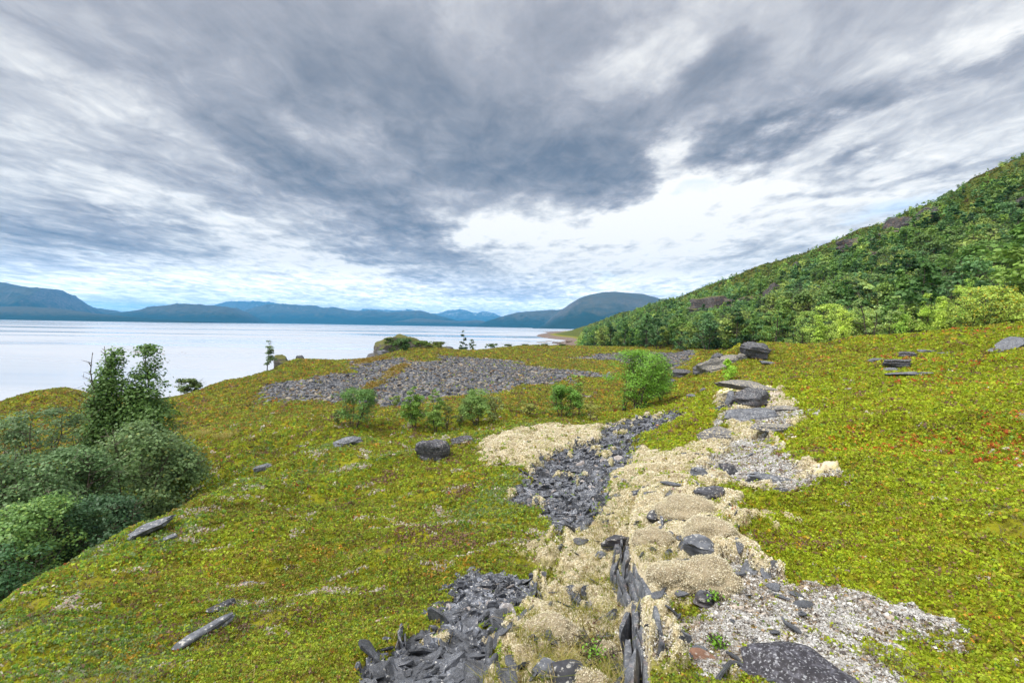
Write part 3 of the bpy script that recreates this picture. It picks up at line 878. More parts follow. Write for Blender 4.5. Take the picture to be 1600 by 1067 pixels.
sx_, sy2_, sr_ = STEM_XY
cc = pick(pal([(150, 136, 128), (112, 92, 82), (176, 166, 156), (92, 74, 60)]), np.ones((len(sx_), 4)))
v, f, k = grass_blades(sx_, sy2_, 5, .035 + .03 * rng.random(len(sx_)) + .003 * sr_, .0016, cc, 1.5)
o = link("heath_stems", mesh_from("heath_stems", v, f, cols=k, mat=lichen_m))
tag(o, "grey brown woody stems showing where the heath has opened", "stems", kind='stuff')

# ------------------------------------------------------------------ stone: materials and shapes
def stone_mat(name, dark, mid, light, spots=.25, moss=0.0, scale=1.0, spotcol=(196, 194, 188), layers=18.0, rust=0.0, tone=False):
    m, t = new_mat(name)
    oc = t.n('ShaderNodeTexCoord').outputs['Object']
    rnd = t.n('ShaderNodeObjectInfo').outputs['Random']
    vec = t.n('ShaderNodeVectorMath', operation='ADD', ins={0: oc, 1: t.comb(t.m('MULTIPLY', rnd, 37.0), rnd, 0.0)}).outputs[0]
    a = t.noise(vec, 6.0 / scale, 8, .65)
    sp = t.n('ShaderNodeSeparateXYZ', ins={0: vec}).outputs
    st = t.noise(t.comb(t.m('MULTIPLY', sp[0], 1.2 / scale), t.m('MULTIPLY', sp[1], 1.2 / scale), t.m('MULTIPLY', sp[2], layers / scale)), 1.0, 5, .6, .2)
    c = t.ramp(t.m('ADD', t.m('MULTIPLY', a, .6), t.m('MULTIPLY', st, .4)), [(.32, lin(*dark)), (.5, lin(*mid)), (.68, lin(*light))])
    if rust > 0:
        c = t.mix(t.rng(t.noise(vec, 3.0 / scale, 4, .6), .56, .68, 0, rust), c, lin(120, 84, 66))
    b = t.noise(vec, 14.0 / scale, 5, .6)
    nz = t.n('ShaderNodeSeparateXYZ', ins={0: t.n('ShaderNodeNewGeometry').outputs['Normal']}).outputs[2]
    sm = t.m('MULTIPLY', t.rng(b, .60 - .1 * spots, .66 - .1 * spots), t.rng(nz, -.1, .6, .15, 1))
    c = t.mix(t.m('MULTIPLY', sm, min(1.0, spots * 2.2)), c, lin(*spotcol))
    if moss > 0:
        mo = t.m('MULTIPLY', t.rng(nz, .45 - .3 * (moss > 1), .8 - .25 * (moss > 1)), t.rng(t.noise(vec, 2.0 / scale, 5, .65), .62 - .35 * moss, .70 - .35 * moss))
        c = t.mix(mo, c, t.mix(b, lin(50, 64, 22), lin(104, 100, 36)))
    if tone:
        g_ = t.n('ShaderNodeNewGeometry')
        tn = t.rng(t.noise(g_.outputs['Position'], 7.0, 2, .5), .3, .7, .5, 1.7)
        c = t.mix(1.0, c, t.comb(tn, tn, tn), 'MULTIPLY')
        c = t.mix(t.rng(g_.outputs['Random Per Island'], .95, .97, 0, .45), c, lin(150, 138, 128))
        ti = t.rng(g_.outputs['Random Per Island'], 0, .95, .6, 1.55)
        c = t.mix(1.0, c, t.comb(ti, ti, ti), 'MULTIPLY')
    bp = t.n('ShaderNodeBump', ins={'Strength': .7, 'Distance': .02 * scale, 'Height': t.m('ADD', a, t.m('MULTIPLY', st, 1.2))})
    p = t.n('ShaderNodeBsdfPrincipled', ins={'Base Color': c, 'Roughness': .72, 'Specular IOR Level': .35, 'Normal': bp.outputs[0]})
    finish(t, p.outputs[0])
    return m

slate_m = stone_mat("black_slate", (34, 36, 40), (68, 71, 79), (120, 124, 132), spots=.26, scale=.22, tone=True)
grey_m = stone_mat("grey_schist", (44, 46, 52), (90, 93, 100), (136, 139, 146), spots=.28, scale=.5)
dark_m = stone_mat("dark_schist", (28, 28, 32), (60, 61, 67), (110, 112, 118), spots=.3, scale=.45, rust=.2)
moss_m = stone_mat("mossy_schist", (40, 38, 36), (84, 80, 76), (128, 124, 118), spots=.2, moss=1.15, scale=2.0)
straw_m = stone_mat("lichen_schist", (44, 44, 48), (94, 94, 98), (146, 144, 142), spots=.6, scale=.5, spotcol=(196, 184, 150))
cliff_m = stone_mat("cliff_rock", (24, 23, 24), (58, 54, 53), (104, 98, 95), spots=.2, moss=.7, scale=3.5, layers=9.0, rust=.5)

import bmesh
def ico(sub):
    bm = bmesh.new()
    bmesh.ops.create_icosphere(bm, subdivisions=sub, radius=1.0)
    v = np.array([q_.co[:] for q_ in bm.verts]); f = np.array([[q_.index for q_ in g_.verts] for g_ in bm.faces])
    bm.free()
    return v, f
ICO = {k_: ico(k_) for k_ in (1, 2, 3, 4, 5)}

def n3(p, s_, seed, octv=4):
    """cheap 3-D noise from three planes"""
    q_ = p * s_
    return (fbm(q_[:, 0] + .37 * q_[:, 2], q_[:, 1], octv, seed) + fbm(q_[:, 1] + 5.1, q_[:, 2] - .41 * q_[:, 0], octv, seed + 7) + fbm(q_[:, 2] - 3.3, q_[:, 0] + .29 * q_[:, 1], octv, seed + 13)) / 1.7

def rock_verts(size, seed, cuts=11, strata=10.0, tilt=(0, 0), boxy=3.2, rough=.17, sub=4, step=.12):
    rg = np.random.default_rng(seed)
    v, f = ICO[sub]
    nrm = (np.abs(v) ** boxy).sum(1) ** (1 / boxy)
    p = v / nrm[:, None]
    for _ in range(cuts):
        n_ = rg.normal(size=3) * np.array([1, 1, .7]); n_ /= np.linalg.norm(n_)
        d = rg.uniform(.62, .98)
        p = p - np.maximum(p @ n_ - d, 0)[:, None] * n_ * .93
    # foliation: layers stick out by different amounts
    ax = np.array([math.sin(R(tilt[0])), math.sin(R(tilt[1])), 1.0]); ax /= np.linalg.norm(ax)
    lay = (p @ ax) * strata * .5 + .6 * n3(p, 1.3, seed + 1, 2)
    fl = np.floor(lay); fr = lay - fl
    h0 = (np.sin((fl + seed) * 78.233) * 43758.5453) % 1.0; h1 = (np.sin((fl + 1 + seed) * 78.233) * 43758.5453) % 1.0
    off = (h0 + (h1 - h0) * sstep(.78, 1.0, fr) - .5) * step
    rad = p - np.outer(p @ ax, ax)
    rl = np.linalg.norm(rad, axis=1, keepdims=True) + 1e-6
    p = p + rad / rl * off[:, None] * np.minimum(rl, 1)
    p = p * (1 + rough * n3(p, 1.6, seed + 3, 4)[:, None]) + .035 * n3(p, 7.0, seed + 5, 2)[:, None] * v
    return p * np.array(size) * .5, f

def rot3(rz, rx=0.0, ry=0.0):
    return np.array((Matrix.Rotation(rz, 3, 'Z') @ Matrix.Rotation(rx, 3, 'X') @ Matrix.Rotation(ry, 3, 'Y')))

def rock(name, label, cat, px, py, size, seed, mat, rz=0.0, rx=0.0, ry=0.0, sink=.3, Yd=None, group=None, **kw):
    """a rock standing where the photograph shows its foot"""
    p0 = at(px, Yd) if Yd else hit(px, py, Zg=Z)
    v, f = rock_verts(size, seed, **kw)
    v = v @ rot3(R(rz), R(rx), R(ry)).T
    o = link(name, mesh_from(name, v, f, smooth=True, mat=mat))
    if hasattr(o.data, 'set_sharp_from_angle'):
        o.data.set_sharp_from_angle(angle=R(32))
    zg = float(ground(p0[0], p0[1]))
    o.location = (p0[0], p0[1], zg - v[:, 2].min() - sink * (v[:, 2].max() - v[:, 2].min()))
    return tag(o, label, cat, group)

# ------------------------------------------------------------------ loose slate, gravel, beach cobbles
def slab_proto(seed, flat=.10):
    """a broken slate: irregular outline, chipped rim, split faces"""
    rg = np.random.default_rng(seed)
    n = 11
    a = np.linspace(0, 2 * math.pi, n, endpoint=False) + rg.normal(size=n) * .13
    ex = rg.uniform(.38, .8)
    # outline of a random convex-ish polygon: distance to a few cut lines
    rr_ = np.full(n, 1.0)
    for _ in range(6):
        b = rg.random() * 2 * math.pi; d = rg.uniform(.5, .85)
        cs = np.cos(a - b)
        rr_ = np.where(cs > .2, np.minimum(rr_, d / np.maximum(cs, .2)), rr_)
    rr_ *= 1 + rg.normal(size=n) * .05
    sl = rg.normal(size=2) * flat * .5
    tz = flat * (1 + rg.normal(size=n) * .22)
    ox, oy = rr_ * np.cos(a), rr_ * np.sin(a) * ex
    mid = np.stack([ox, oy, tz * rg.uniform(.1, .7, n) + ox * sl[0] + oy * sl[1]], -1)
    k_ = rg.uniform(.78, .95, (n, 1))
    top = np.stack([ox, oy, tz + ox * sl[0] + oy * sl[1]], -1) * np.concatenate([k_, k_, np.ones((n, 1))], 1)
    bot = np.stack([ox * .92, oy * .92, -tz + ox * sl[0]], -1)
    v = np.concatenate([top, mid, bot, [[0, 0, flat * rg.uniform(.9, 1.3)], [0, 0, -flat]]])
    f = []
    for i in range(n):
        j = (i + 1) % n
        f += [(3 * n, i, j), (3 * n + 1, 2 * n + j, 2 * n + i), (i, n + i, n + j), (i, n + j, j), (n + i, 2 * n + i, 2 * n + j), (n + i, 2 * n + j, n + j)]
    return v, np.array(f)

def scatter_mesh(protos, pos, rots, scl, cols=None):
    """merge transformed copies of prototype meshes"""
    which = rng.integers(0, len(protos), len(pos))
    V, F_, K_, b = [], [], [], 0
    for k_, (pv_, pf_) in enumerate(protos):
        i = np.nonzero(which == k_)[0]
        if not len(i):
            continue
        vv = np.einsum('nij,vj->nvi', rots[i], pv_) * scl[i][:, None, None] + pos[i][:, None]
        ff = pf_[None] + (np.arange(len(i)) * len(pv_))[:, None, None] + b
        V.append(vv.reshape(-1, 3)); F_.append(ff.reshape(-1, 3))
        if cols is not None:
            K_.append(np.repeat(cols[i][:, None], len(pv_), 1).reshape(-1, 3))
        b += len(i) * len(pv_)
    return np.concatenate(V), np.concatenate(F_), (np.concatenate(K_) if cols is not None else None)

def rand_rots(nrm, tiltdeg):
    n = len(nrm)
    nn = nrm + rng.normal(size=(n, 3)) * math.tan(R(tiltdeg))
    nn /= np.linalg.norm(nn, axis=1, keepdims=True)
    a = rng.random(n) * 2 * math.pi
    t1, t2 = frame(nn)
    ca_, sa_ = np.cos(a)[:, None], np.sin(a)[:, None]
    ex = t1 * ca_ + t2 * sa_; ey = -t1 * sa_ + t2 * ca_
    return np.stack([ex, ey, nn], -1)

slabs = [slab_proto(200 + i, .05 + .012 * (i % 6)) for i in range(14)]
x, y, r = sample_polar(lambda r: 24000 if r < 4.5 else (34000 if r < 9 else 60000), 1.6, 24, -32, 30)
z = zones(x, y)
keep = rng.random(len(x)) < z['slate']
x, y, r = x[keep], y[keep], r[keep]
sz = np.clip(rng.lognormal(math.log(.062), .5, len(x)), .02, .15) * np.where(r < 5, 1.0, 1.15)
show = sz / r
order = np.argsort(-show)
big, rest = order[:280], order[280:]
def slab_pose(i, tl):
    nr = gnormal(x[i], y[i])
    p = np.stack([x[i], y[i], ground(x[i], y[i])], -1) + nr * (.010 + .05 * rng.random(len(i)) * np.minimum(1, .06 / 1))[:, None]
    return p, rand_rots(nr, tl)
p, ro = slab_pose(rest, 24)
v, f, _ = scatter_mesh(slabs, p, ro, sz[rest])
o = link("slate_rubble", mesh_from("slate_rubble", v, f, mat=slate_m))
tag(o, "black slate rubble filling the scree between lichen and heath", "rubble", kind='stuff')
slab_me = [mesh_from("slate_stone", a_, b_, mat=slate_m) for a_, b_ in slabs]
p, ro = slab_pose(big, 11)
for n_, i in enumerate(big):
    o = link("slate_stone", slab_me[rng.integers(len(slab_me))])
    M_ = Matrix(ro[n_].tolist()).to_4x4()
    o.matrix_world = Matrix.Translation(Vector(p[n_] + np.array([0, 0, .02]))) @ M_ @ Matrix.Scale(float(sz[i]), 4)
    tag(o, "loose dark grey slate slab lying on top of the black scree", "slate stone", "loose slate slabs on the black scree")
print('slate', len(x))

# gravel with pale crust lichen, and flakes strewn over the lichen
peb = []
for i in range(6):
    v0, f0 = ICO[1]
    peb.append((v0[:42] * np.array([1, .8, .5]) * (1 + .25 * np.random.default_rng(i).normal(size=(len(v0), 1)) * .5), f0))
x, y, r = sample_polar(lambda r: 300000, 1.4, 16, -20, 46)
z = zones(x, y)
gn = fbm(x / .16, y / .16, 3, 161); gl = fbm(x / .7, y / .7, 3, 162)
keep = rng.random(len(x)) < z['gravel'] * sstep(-.45, .1, gn)
x, y, r, gn, gl = x[keep], y[keep], r[keep], gn[keep], gl[keep]
GP = pal([(246, 245, 243), (218, 214, 208), (180, 170, 158), (122, 112, 106), (186, 164, 132), (170, 174, 96)]) * 1.1
cc = pick(GP, np.stack([.5 + 1.2 * gn + .5 * gl, .34 + .0 * x, .22 - .4 * gl, .13 - .4 * gn, .10 - .3 * gl, .035 + 0 * x], -1))
v, f, k = sprigs(x, y,   .0046 * r ** .88 * (.6 + .8 * rng.random(len(r))), 4, cc, hgt=.7, up=.9, lw=(.8, .5), colvar=.14)
o = link("crust_lichen", mesh_from("crust_lichen", v, f, cols=k, mat=lichen_m))
tag(o, "white and grey crust lichen on the bare gravelly crest", "lichen", kind='stuff')
x, y, r = sample_polar(lambda r: 16000, 1.5, 16, -20, 46)
z = zones(x, y)
keep = rng.random(len(x)) < z['gravel'] * .9 + z['lichen'] * .02
x, y, r = x[keep], y[keep], r[keep]
sz = np.clip(rng.lognormal(math.log(.0030), .45, len(x)), .0014, .0072) * r ** .9
nr = gnormal(x, y)
cc = pick(pal([(238, 236, 232), (206, 196, 184), (150, 134, 118), (96, 90, 88), (176, 148, 110), (190, 190, 110)]), np.tile([.36, .26, .16, .10, .10, .04], (len(x), 1))) * 1.1
v, f, k = scatter_mesh(peb, np.stack([x, y, ground(x, y)], -1) + nr * (sz * .2)[:, None], rand_rots(nr, 25), sz, cc)
gm2 = col_leaf_mat("pale_gravel", trans=0.0, rough=.95, spec=.1)
o = link("gravel", mesh_from("gravel", v, f, cols=k, mat=gm2, smooth=True))
tag(o, "small brown and grey stones between the white crusts", "gravel", kind='stuff')
print('gravel', len(x))
x, y, r = sample_polar(lambda r: 2500, 1.7, 16, -14, 34)
z = zones(x, y)
keep = rng.random(len(x)) < z['lichen'] * .16 + z['gravel'] * .10
x, y, r = x[keep], y[keep], r[keep]
sz = np.clip(rng.lognormal(math.log(.05), .5, len(x)), .02, .15)
nr = gnormal(x, y)
for i in range(len(x)):
    o = link("slate_flake", slab_me[rng.integers(len(slab_me))])
    M_ = Matrix(rand_rots(nr[i:i + 1], 13)[0].tolist()).to_4x4()
    o.matrix_world = Matrix.Translation((x[i], y[i], float(ground(x[i], y[i])) + .02)) @ M_ @ Matrix.Scale(float(sz[i]), 4)
    tag(o, "small slate flake poking out of the cream lichen or pale gravel", "slate flake", "slate flakes in the lichen and gravel")
print('flakes', len(x))

cob_n = 85000
lo = np.concatenate(ZW['cobble']).min(0); hi = np.concatenate(ZW['cobble']).max(0)
x = lo[0] + rng.random(cob_n * 3) * (hi[0] - lo[0]); y = lo[1] + rng.random(cob_n * 3) * (hi[1] - lo[1])
z = zones(x, y)
keep = rng.random(len(x)) < z['cobble']
x, y = x[keep][:cob_n], y[keep][:cob_n]
r = np.hypot(x, y)
sz = np.clip(rng.lognormal(math.log(.078), .5, len(x)), .04, .36)
nr = gnormal(x, y)
cc = .85 * pick(pal([(122, 125, 132), (92, 95, 102), (150, 151, 156), (182, 172, 156), (138, 118, 96), (58, 59, 64)]), np.stack([.34 + 0 * x, .3 + 0 * x, .2 + 0 * x, .10 + .25 * sstep(.1, .4, fbm(x / 6, y / 4, 3, 151)), .08 + .2 * sstep(.1, .4, fbm(x / 5, y / 3, 3, 152)), .08 + 0 * x], -1))
v, f, k = scatter_mesh(peb, np.stack([x, y, ground(x, y)], -1) + nr * (sz * .12)[:, None], rand_rots(nr, 20), sz, cc)
o = link("beach_cobbles", mesh_from("beach_cobbles", v, f, cols=k, mat=gm2, smooth=False))
tag(o, "grey cobbles of the raised beach terrace", "cobbles", kind='stuff')
print('cobbles', len(x))
# ------------------------------------------------------------------ crags on the hillside
CLIFFS = []
def cliff(label, px, py, wpx, hpx, seed, **kw):
    p = hit(px, py, 60, Zg=Z)
    w_ = wpx / FPX * p[1]; h = hpx / FPX * p[1]
    o = rock("rock_crag", label, "crag", px, py, (w_ * 1.1, w_ * .4, h * 2.0), seed, cliff_m, rz=-math.degrees(math.atan2(p[0], p[1])), sink=.52, group="crags on the hillside", boxy=3.0, strata=12, step=.22, rough=.38, cuts=8, **kw)
    CLIFFS.append((o.location.x, o.location.y, w_))
cliff("dark streaked crag low on the hillside, tallest face near its left foot", 1108, 492, 66, 28, 61)
cliff("long low dark crag following on from the streaked one", 1182, 478, 62, 15, 62)
cliff("small crag step joining the two dark crags", 1146, 484, 34, 16, 63)
cliff("grey lichen pale crag band high on the slope, its broad middle block", 1408, 360, 48, 20, 64)
cliff("upper end of the grey crag band, stepping toward the crest", 1458, 338, 50, 14, 65)
cliff("lower end of the grey crag band, a thin slanting ledge", 1342, 384, 52, 14, 66)
cliff("dark crag near the crest cut by the picture's edge", 1597, 345, 34, 36, 67)
cliff("brown crag half sunk in birches below the grey band", 1362, 408, 34, 15, 68)
cliff("rusty crag with a mossy top between the birches of the lower slope", 1282, 470, 40, 22, 69)
cliff("flat mossy ledge behind the pale birches", 1470, 446, 52, 16, 70)
cliff("small dark crag at the left of the rusty crag", 1208, 462, 26, 18, 71)
cliff("little overhanging crag on the open upper slope", 1244, 418, 16, 8, 72)
cliff("small crag in the birches under the crest crag", 1545, 395, 30, 14, 73)
# ------------------------------------------------------------------ trees and shrubs
def tube(path, rad, sides=5):
    path = np.asarray(path, float); rad = np.asarray(rad, float)
    n = len(path)
    d = np.gradient(path, axis=0)
    d /= np.linalg.norm(d, axis=1, keepdims=True) + 1e-9
    ref = np.array([.31, .77, .2])
    a = np.cross(d, ref); a /= np.linalg.norm(a, axis=1, keepdims=True) + 1e-9
    b = np.cross(d, a)
    th = np.linspace(0, 2 * math.pi, sides, endpoint=False)
    v = path[:, None] + rad[:, None, None] * (a[:, None] * np.cos(th)[None, :, None] + b[:, None] * np.sin(th)[None, :, None])
    f = []
    for i in range(n - 1):
        for j in range(sides):
            k_ = (j + 1) % sides
            f.append((i * sides + j, i * sides + k_, (i + 1) * sides + k_, (i + 1) * sides + j))
    return v.reshape(-1, 3), np.array(f)

class Bag:
    def __init__(self): self.v, self.f, self.n = [], [], 0
    def add(self, v, f):
        self.v.append(v); self.f.append(f + self.n); self.n += len(v)
    def get(self): return np.concatenate(self.v), np.concatenate(self.f)

bark_m, t_ = new_mat("birch_bark")
oc_ = t_.n('ShaderNodeTexCoord').outputs['Object']
c_ = t_.ramp(t_.noise(oc_, 9.0, 5, .65), [(.3, lin(46, 40, 36)), (.55, lin(92, 84, 76)), (.75, lin(150, 142, 132))])
p_ = t_.n('ShaderNodeBsdfPrincipled', ins={'Base Color': c_, 'Roughness': .9, 'Specular IOR Level': .1})
finish(t_, p_.outputs[0])
tree_m = col_leaf_mat("tree_leaves", trans=.36, rough=.5, spec=.3)

ENV = {
    'round': lambda t: np.sqrt(np.clip(1 - (2 * t - .95) ** 2 * .95, 0.02, 1)),
    'bush': lambda t: np.clip(np.sqrt(np.clip(1 - t ** 2.2, 0, 1)), .05, 1),
    'column': lambda t: np.clip(np.minimum(1, (1.05 - t) * 1.9) * np.minimum(1, .45 + t * 2.4), .06, 1),
    'cone': lambda t: np.clip(np.minimum(1, .5 + t * 3) * (1.06 - t), .06, 1),
    'vase': lambda t: np.clip(.25 + 1.0 * np.sqrt(np.clip(t, 0, 1)) * np.where(t > .8, (1.12 - t) / .32, 1), .06, 1),
}
def grow(seed, h, w_, env, stems, nleaf, leaf, colr, clear=.12, spread=.35, cvar=.22, accent=None, pacc=0.0, limbs=11, trunk_r=None, scat=.11, lean=.05, updroop=.45, open_=0.0):
    """a tree: tapered stems, limbs, and leaves set along the limbs; returns trunk and crown arrays (local, foot at 0)"""
    rg = np.random.default_rng(seed)
    E = ENV[env]
    wood = Bag()
    LP_, LW_ = [], []
    tr = trunk_r or .013 * h + .012
    for s_ in range(stems):
        ang = rg.random() * 2 * math.pi
        sp_ = spread * w_ * .5 * (rg.random() ** .5 if stems > 1 else .15)
        hs = h * (1.0 if s_ == 0 else rg.uniform(.68, .98))
        n = 9
        tt = np.linspace(0, 1, n)
        wob = np.cumsum(rg.normal(size=(n, 2)) * .022 * h, axis=0) * .6
        pth = np.stack([np.cos(ang) * sp_ * (.15 + tt ** .8) + wob[:, 0] + lean * h * tt * math.cos(seed), np.sin(ang) * sp_ * (.15 + tt ** .8) + wob[:, 1] + lean * h * tt * math.sin(seed), tt * hs], -1)
        pth[0, 2] = -.15
        wood.add(*tube(pth, tr * (1 - .88 * tt) * (1.0 if stems == 1 else .75), 6))
        nl = limbs + rg.integers(0, 3)
        for i in range(nl):
            t0 = clear + (1 - clear) * ((i + rg.random()) / nl) ** .9
            if rg.random() < open_: continue
            p0 = np.array([np.interp(t0, tt, pth[:, k_]) for k_ in range(3)])
            L_ = w_ * .5 * E(np.array(min(1, (t0 - clear * .5) / (1 - clear * .5))))
            L_ = float(L_) * rg.uniform(.6, 1.12)
            a2 = rg.random() * 2 * math.pi if stems == 1 else ang + rg.normal() * 1.3
            rise = updroop * rg.uniform(.5, 1.5)
            m_ = 6
            q_ = np.linspace(0, 1, m_)
            lp = p0 + np.stack([np.cos(a2) * q_ * L_, np.sin(a2) * q_ * L_, rise * L_ * q_ * (1 + .3 * q_)], -1) + np.cumsum(rg.normal(size=(m_, 3)) * .05 * L_, axis=0) * q_[:, None]
            lp[:, 2] = np.minimum(lp[:, 2], h * 1.0)
            wood.add(*tube(lp, np.maximum(tr * .42 * (1 - t0 * .6) * (1 - .85 * q_), .003), 4))
            for k_ in range(3):
                j = rg.integers(1, m_ - 1)
                e = rg.normal(size=3); e[2] = abs(e[2]) * .8; e /= np.linalg.norm(e)
                tw = lp[j] + e * np.linspace(0, 1, 4)[:, None] * L_ * rg.uniform(.25, .5)
                wood.add(*tube(tw, np.array([.008, .006, .005, .003]) * max(.5, h / 5), 3))
                LP_.append(tw); LW_.append(np.full(4, max(L_, .15)) * .7)
            LP_.append(lp[1:]); LW_.append(np.linspace(.5, 1.2, m_ - 1) * max(L_, .15))
        LP_.append(pth[-3:]); LW_.append(np.full(3, .15 * w_ + .1))
    P_ = np.concatenate(LP_); Wt = np.concatenate(LW_)
    # leaf clumps along the twigs: each a small leafy mass with its own top side
    ncl = int(np.clip(nleaf / 42, 22, 330))
    Wt = np.sqrt(Wt)
    ci = rg.choice(len(P_), ncl, p=Wt / Wt.sum())
    cc_ = P_[ci] + rg.normal(size=(ncl, 3)) * scat * .35 * math.sqrt(w_ * h)
    axis_r = np.hypot(cc_[:, 0] - lean * cc_[:, 2] * math.cos(seed), cc_[:, 1] - lean * cc_[:, 2] * math.sin(seed))
    lim = w_ * .5 * E(np.clip(cc_[:, 2] / h, 0, 1)) * .95
    kk = np.minimum(1, lim / np.maximum(axis_r, 1e-3))
    cc_[:, :2] *= kk[:, None]
    rc = (.42 * w_ + .58 * min(math.sqrt(w_ * h), w_ * 1.7)) * rg.uniform(.6, 1.35, ncl) * scat * 1.1 + .02
    if env in ('column', 'cone'):
        rc = rc * np.clip(1.15 - .6 * cc_[:, 2] / h, .4, 1)
    cc_[:, 2] = np.minimum(cc_[:, 2], h - rc * .7)
    wt_ = rc ** 2 * np.clip(rg.normal(.9, .5, ncl), .08, 2)
    idx = rg.choice(ncl, nleaf, p=wt_ / wt_.sum())
    dr = rg.normal(size=(nleaf, 3)); dr /= np.linalg.norm(dr, axis=1, keepdims=True)
    dr[:, 2] = np.where(dr[:, 2] < -.2, -dr[:, 2], dr[:, 2])
    C_ = cc_[idx] + dr * np.array([1, 1, .85]) * (rc[idx] * rg.random(nleaf) ** .45)[:, None]
    lo_ = C_[:, 2] < .03 * h
    C_[lo_, 2] = .03 * h + .1 * h * rg.random(lo_.sum())
    hi_ = C_[:, 2] > h
    C_[hi_, 2] = h - .05 * h * rg.random(hi_.sum())
    a = rg.normal(size=(nleaf, 3)); a /= np.linalg.norm(a, axis=1, keepdims=True)
    out = C_ - np.array([0, 0, h * .4]); out /= np.linalg.norm(out, axis=1, keepdims=True) + 1e-6
    nn = rg.normal(size=(nleaf, 3)) * .75 + dr * .9 + out * .5 + np.array([0, 0, .6])
    b = np.cross(nn, a); b /= np.linalg.norm(b, axis=1, keepdims=True) + 1e-9
    a = np.cross(b, nn); a /= np.linalg.norm(a, axis=1, keepdims=True) + 1e-9
    L_ = leaf * rg.uniform(.65, 1.3, (nleaf, 1))
    v = np.stack([C_ - a * L_ * .5, C_ + b * L_ * .40, C_ + a * L_ * .5, C_ - b * L_ * .40], 1).reshape(-1, 3)
    f = np.arange(len(v)).reshape(-1, 4)
    kc = np.array(lin(*colr)) * ALB_T * (1 - cvar + 2 * cvar * rg.random((nleaf, 1)))
    twc = rg.uniform(.78, 1.25, ncl)[idx][:, None]          # whole sprays differ in tone
    kc = kc * twc
    if accent is not None:
        pa = pacc * (rg.uniform(0, 2.2, ncl)[idx])
        kc = np.where((rg.random(nleaf) < pa)[:, None], np.array(lin(*accent)) * ALB_T * rg.uniform(.8, 1.2, (nleaf, 1)), kc)
    wv_, wf_ = wood.get()
    return (wv_, wf_), (v, f, np.repeat(kc, 4, 0))
ALB_T = .95

def top_height(px, py_top, p):
    d = ray(px, py_top)
    return EYE_Z + d[2] / d[1] * p[1] - p[2]

def plant(name, label, cat, px, Yd, top, wpx, env, stems, nleaf, leaf, colr, group=None, seed=None, base=None, **kw):
    if name == 'birch_sapling':
        nleaf = int(nleaf * 2.0); wpx = wpx * 1.18; colr = tuple(min(255, int(c_ * 1.16)) for c_ in colr)
    p = hit(px, base, Zg=Z) if base else at(px, Yd)
    p[2] = float(ground(p[0], p[1]))
    h = max(.3, top_height(px, top, p))
    w_ = wpx / FPX * p[1]
    (wv_, wf_), (lv, lf, lk) = grow(seed or int(px * 7 + top), h, w_, env, stems, nleaf, leaf, colr, **kw)
    o = bpy.data.objects.new(name, None); COL.objects.link(o)
    o.empty_display_size = .3
    o.location = p
    tag(o, label, cat, group)
    link("trunk" if stems == 1 else "stems", mesh_from("trunk", wv_, wf_, smooth=True, mat=bark_m), o)
    link("crown", mesh_from("crown", lv, lf, cols=lk, mat=tree_m), o)
    return o

WIL, WIL2, DKB, SAP, BRI = (96, 116, 78), (110, 140, 74), (70, 98, 44), (104, 134, 58), (150, 176, 60)
YEL = (176, 180, 74)
G1 = "willow thicket and birches below the near slope"
plant('willow_bush', "big round grey green willow bush with dark branches showing inside", 'willow bush', 214, 12.5, 658, 164, 'round', 7, 24000, .082, (112, 138, 88), G1, limbs=12, spread=.75, scat=.10, lean=0.0, clear=.10, accent=(150, 160, 90), pacc=.05)
plant('birch_tree', "slender dark green birch, shorter twin with two tufted tops by the water", 'birch', 190, 17.0, 541, 74, 'column', 3, 20000, .10, (98, 130, 66), G1, spread=.55, limbs=20, scat=.21)
plant('birch_tree', "slender dark green birch, taller twin with one pointed top", 'birch', 238, 17.2, 537, 70, 'column', 3, 20000, .10, (98, 130, 66), G1, spread=.4, limbs=22, scat=.21)
plant('birch_tree', "thin half bare birch with grey twigs beside the twin birches", 'birch', 146, 18.5, 601, 50, 'vase', 3, 900, .08, (110, 130, 84), G1, spread=.6, limbs=8, scat=.07, clear=.3)
plant('willow_bush', "small dark bush at the foot of the half bare birch", 'willow bush', 166, 19.0, 650, 44, 'bush', 4, 2600, .08, (74, 100, 48), G1, spread=.8)
plant('willow_bush', "wide blue green willow bush with a sunlit crown, below the round one", 'willow bush', 84, 10.2, 705, 170, 'round', 7, 20000, .07, (104, 134, 86), G1, spread=.8, limbs=12, scat=.095, lean=0.0)
plant('willow_bush', "willow bush with bright green top leaves at the slope's edge", 'willow bush', 62, 8.6, 776, 150, 'round', 6, 17000, .06, (116, 152, 84), G1, spread=.8, limbs=12, scat=.095, lean=0.0, accent=(150, 180, 90), pacc=.14)
plant('willow_bush', "loose grey green willow bush with see through sprays against the far hummock", 'willow bush', 30, 14.0, 640, 120, 'vase', 6, 6000, .085, (108, 134, 92), G1, spread=.8, limbs=9, scat=.10)
plant('willow_bush', "dark green bush squeezed between the round willow and the slope's edge", 'willow bush', 158, 9.6, 772, 130, 'bush', 6, 9000, .06, (72, 104, 70), G1, spread=.8, limbs=11)
plant('willow_bush', "darkest low willow bush at the bottom of the thicket", 'willow bush', 8, 7.6, 845, 130, 'bush', 6, 8000, .05, (74, 112, 72), G1, spread=.8, limbs=11)
plant('willow_bush', "willow bush cut by the picture's edge behind the thicket", 'willow bush', -70, 9.5, 690, 190, 'round', 6, 8000, .07, (92, 120, 76), G1, spread=.8, limbs=11)
plant('willow_bush', "low spreading bush with grey leaves under the loose willow", 'willow bush', 118, 12.2, 752, 90, 'bush', 5, 5000, .07, (84, 110, 80), G1, spread=.8)
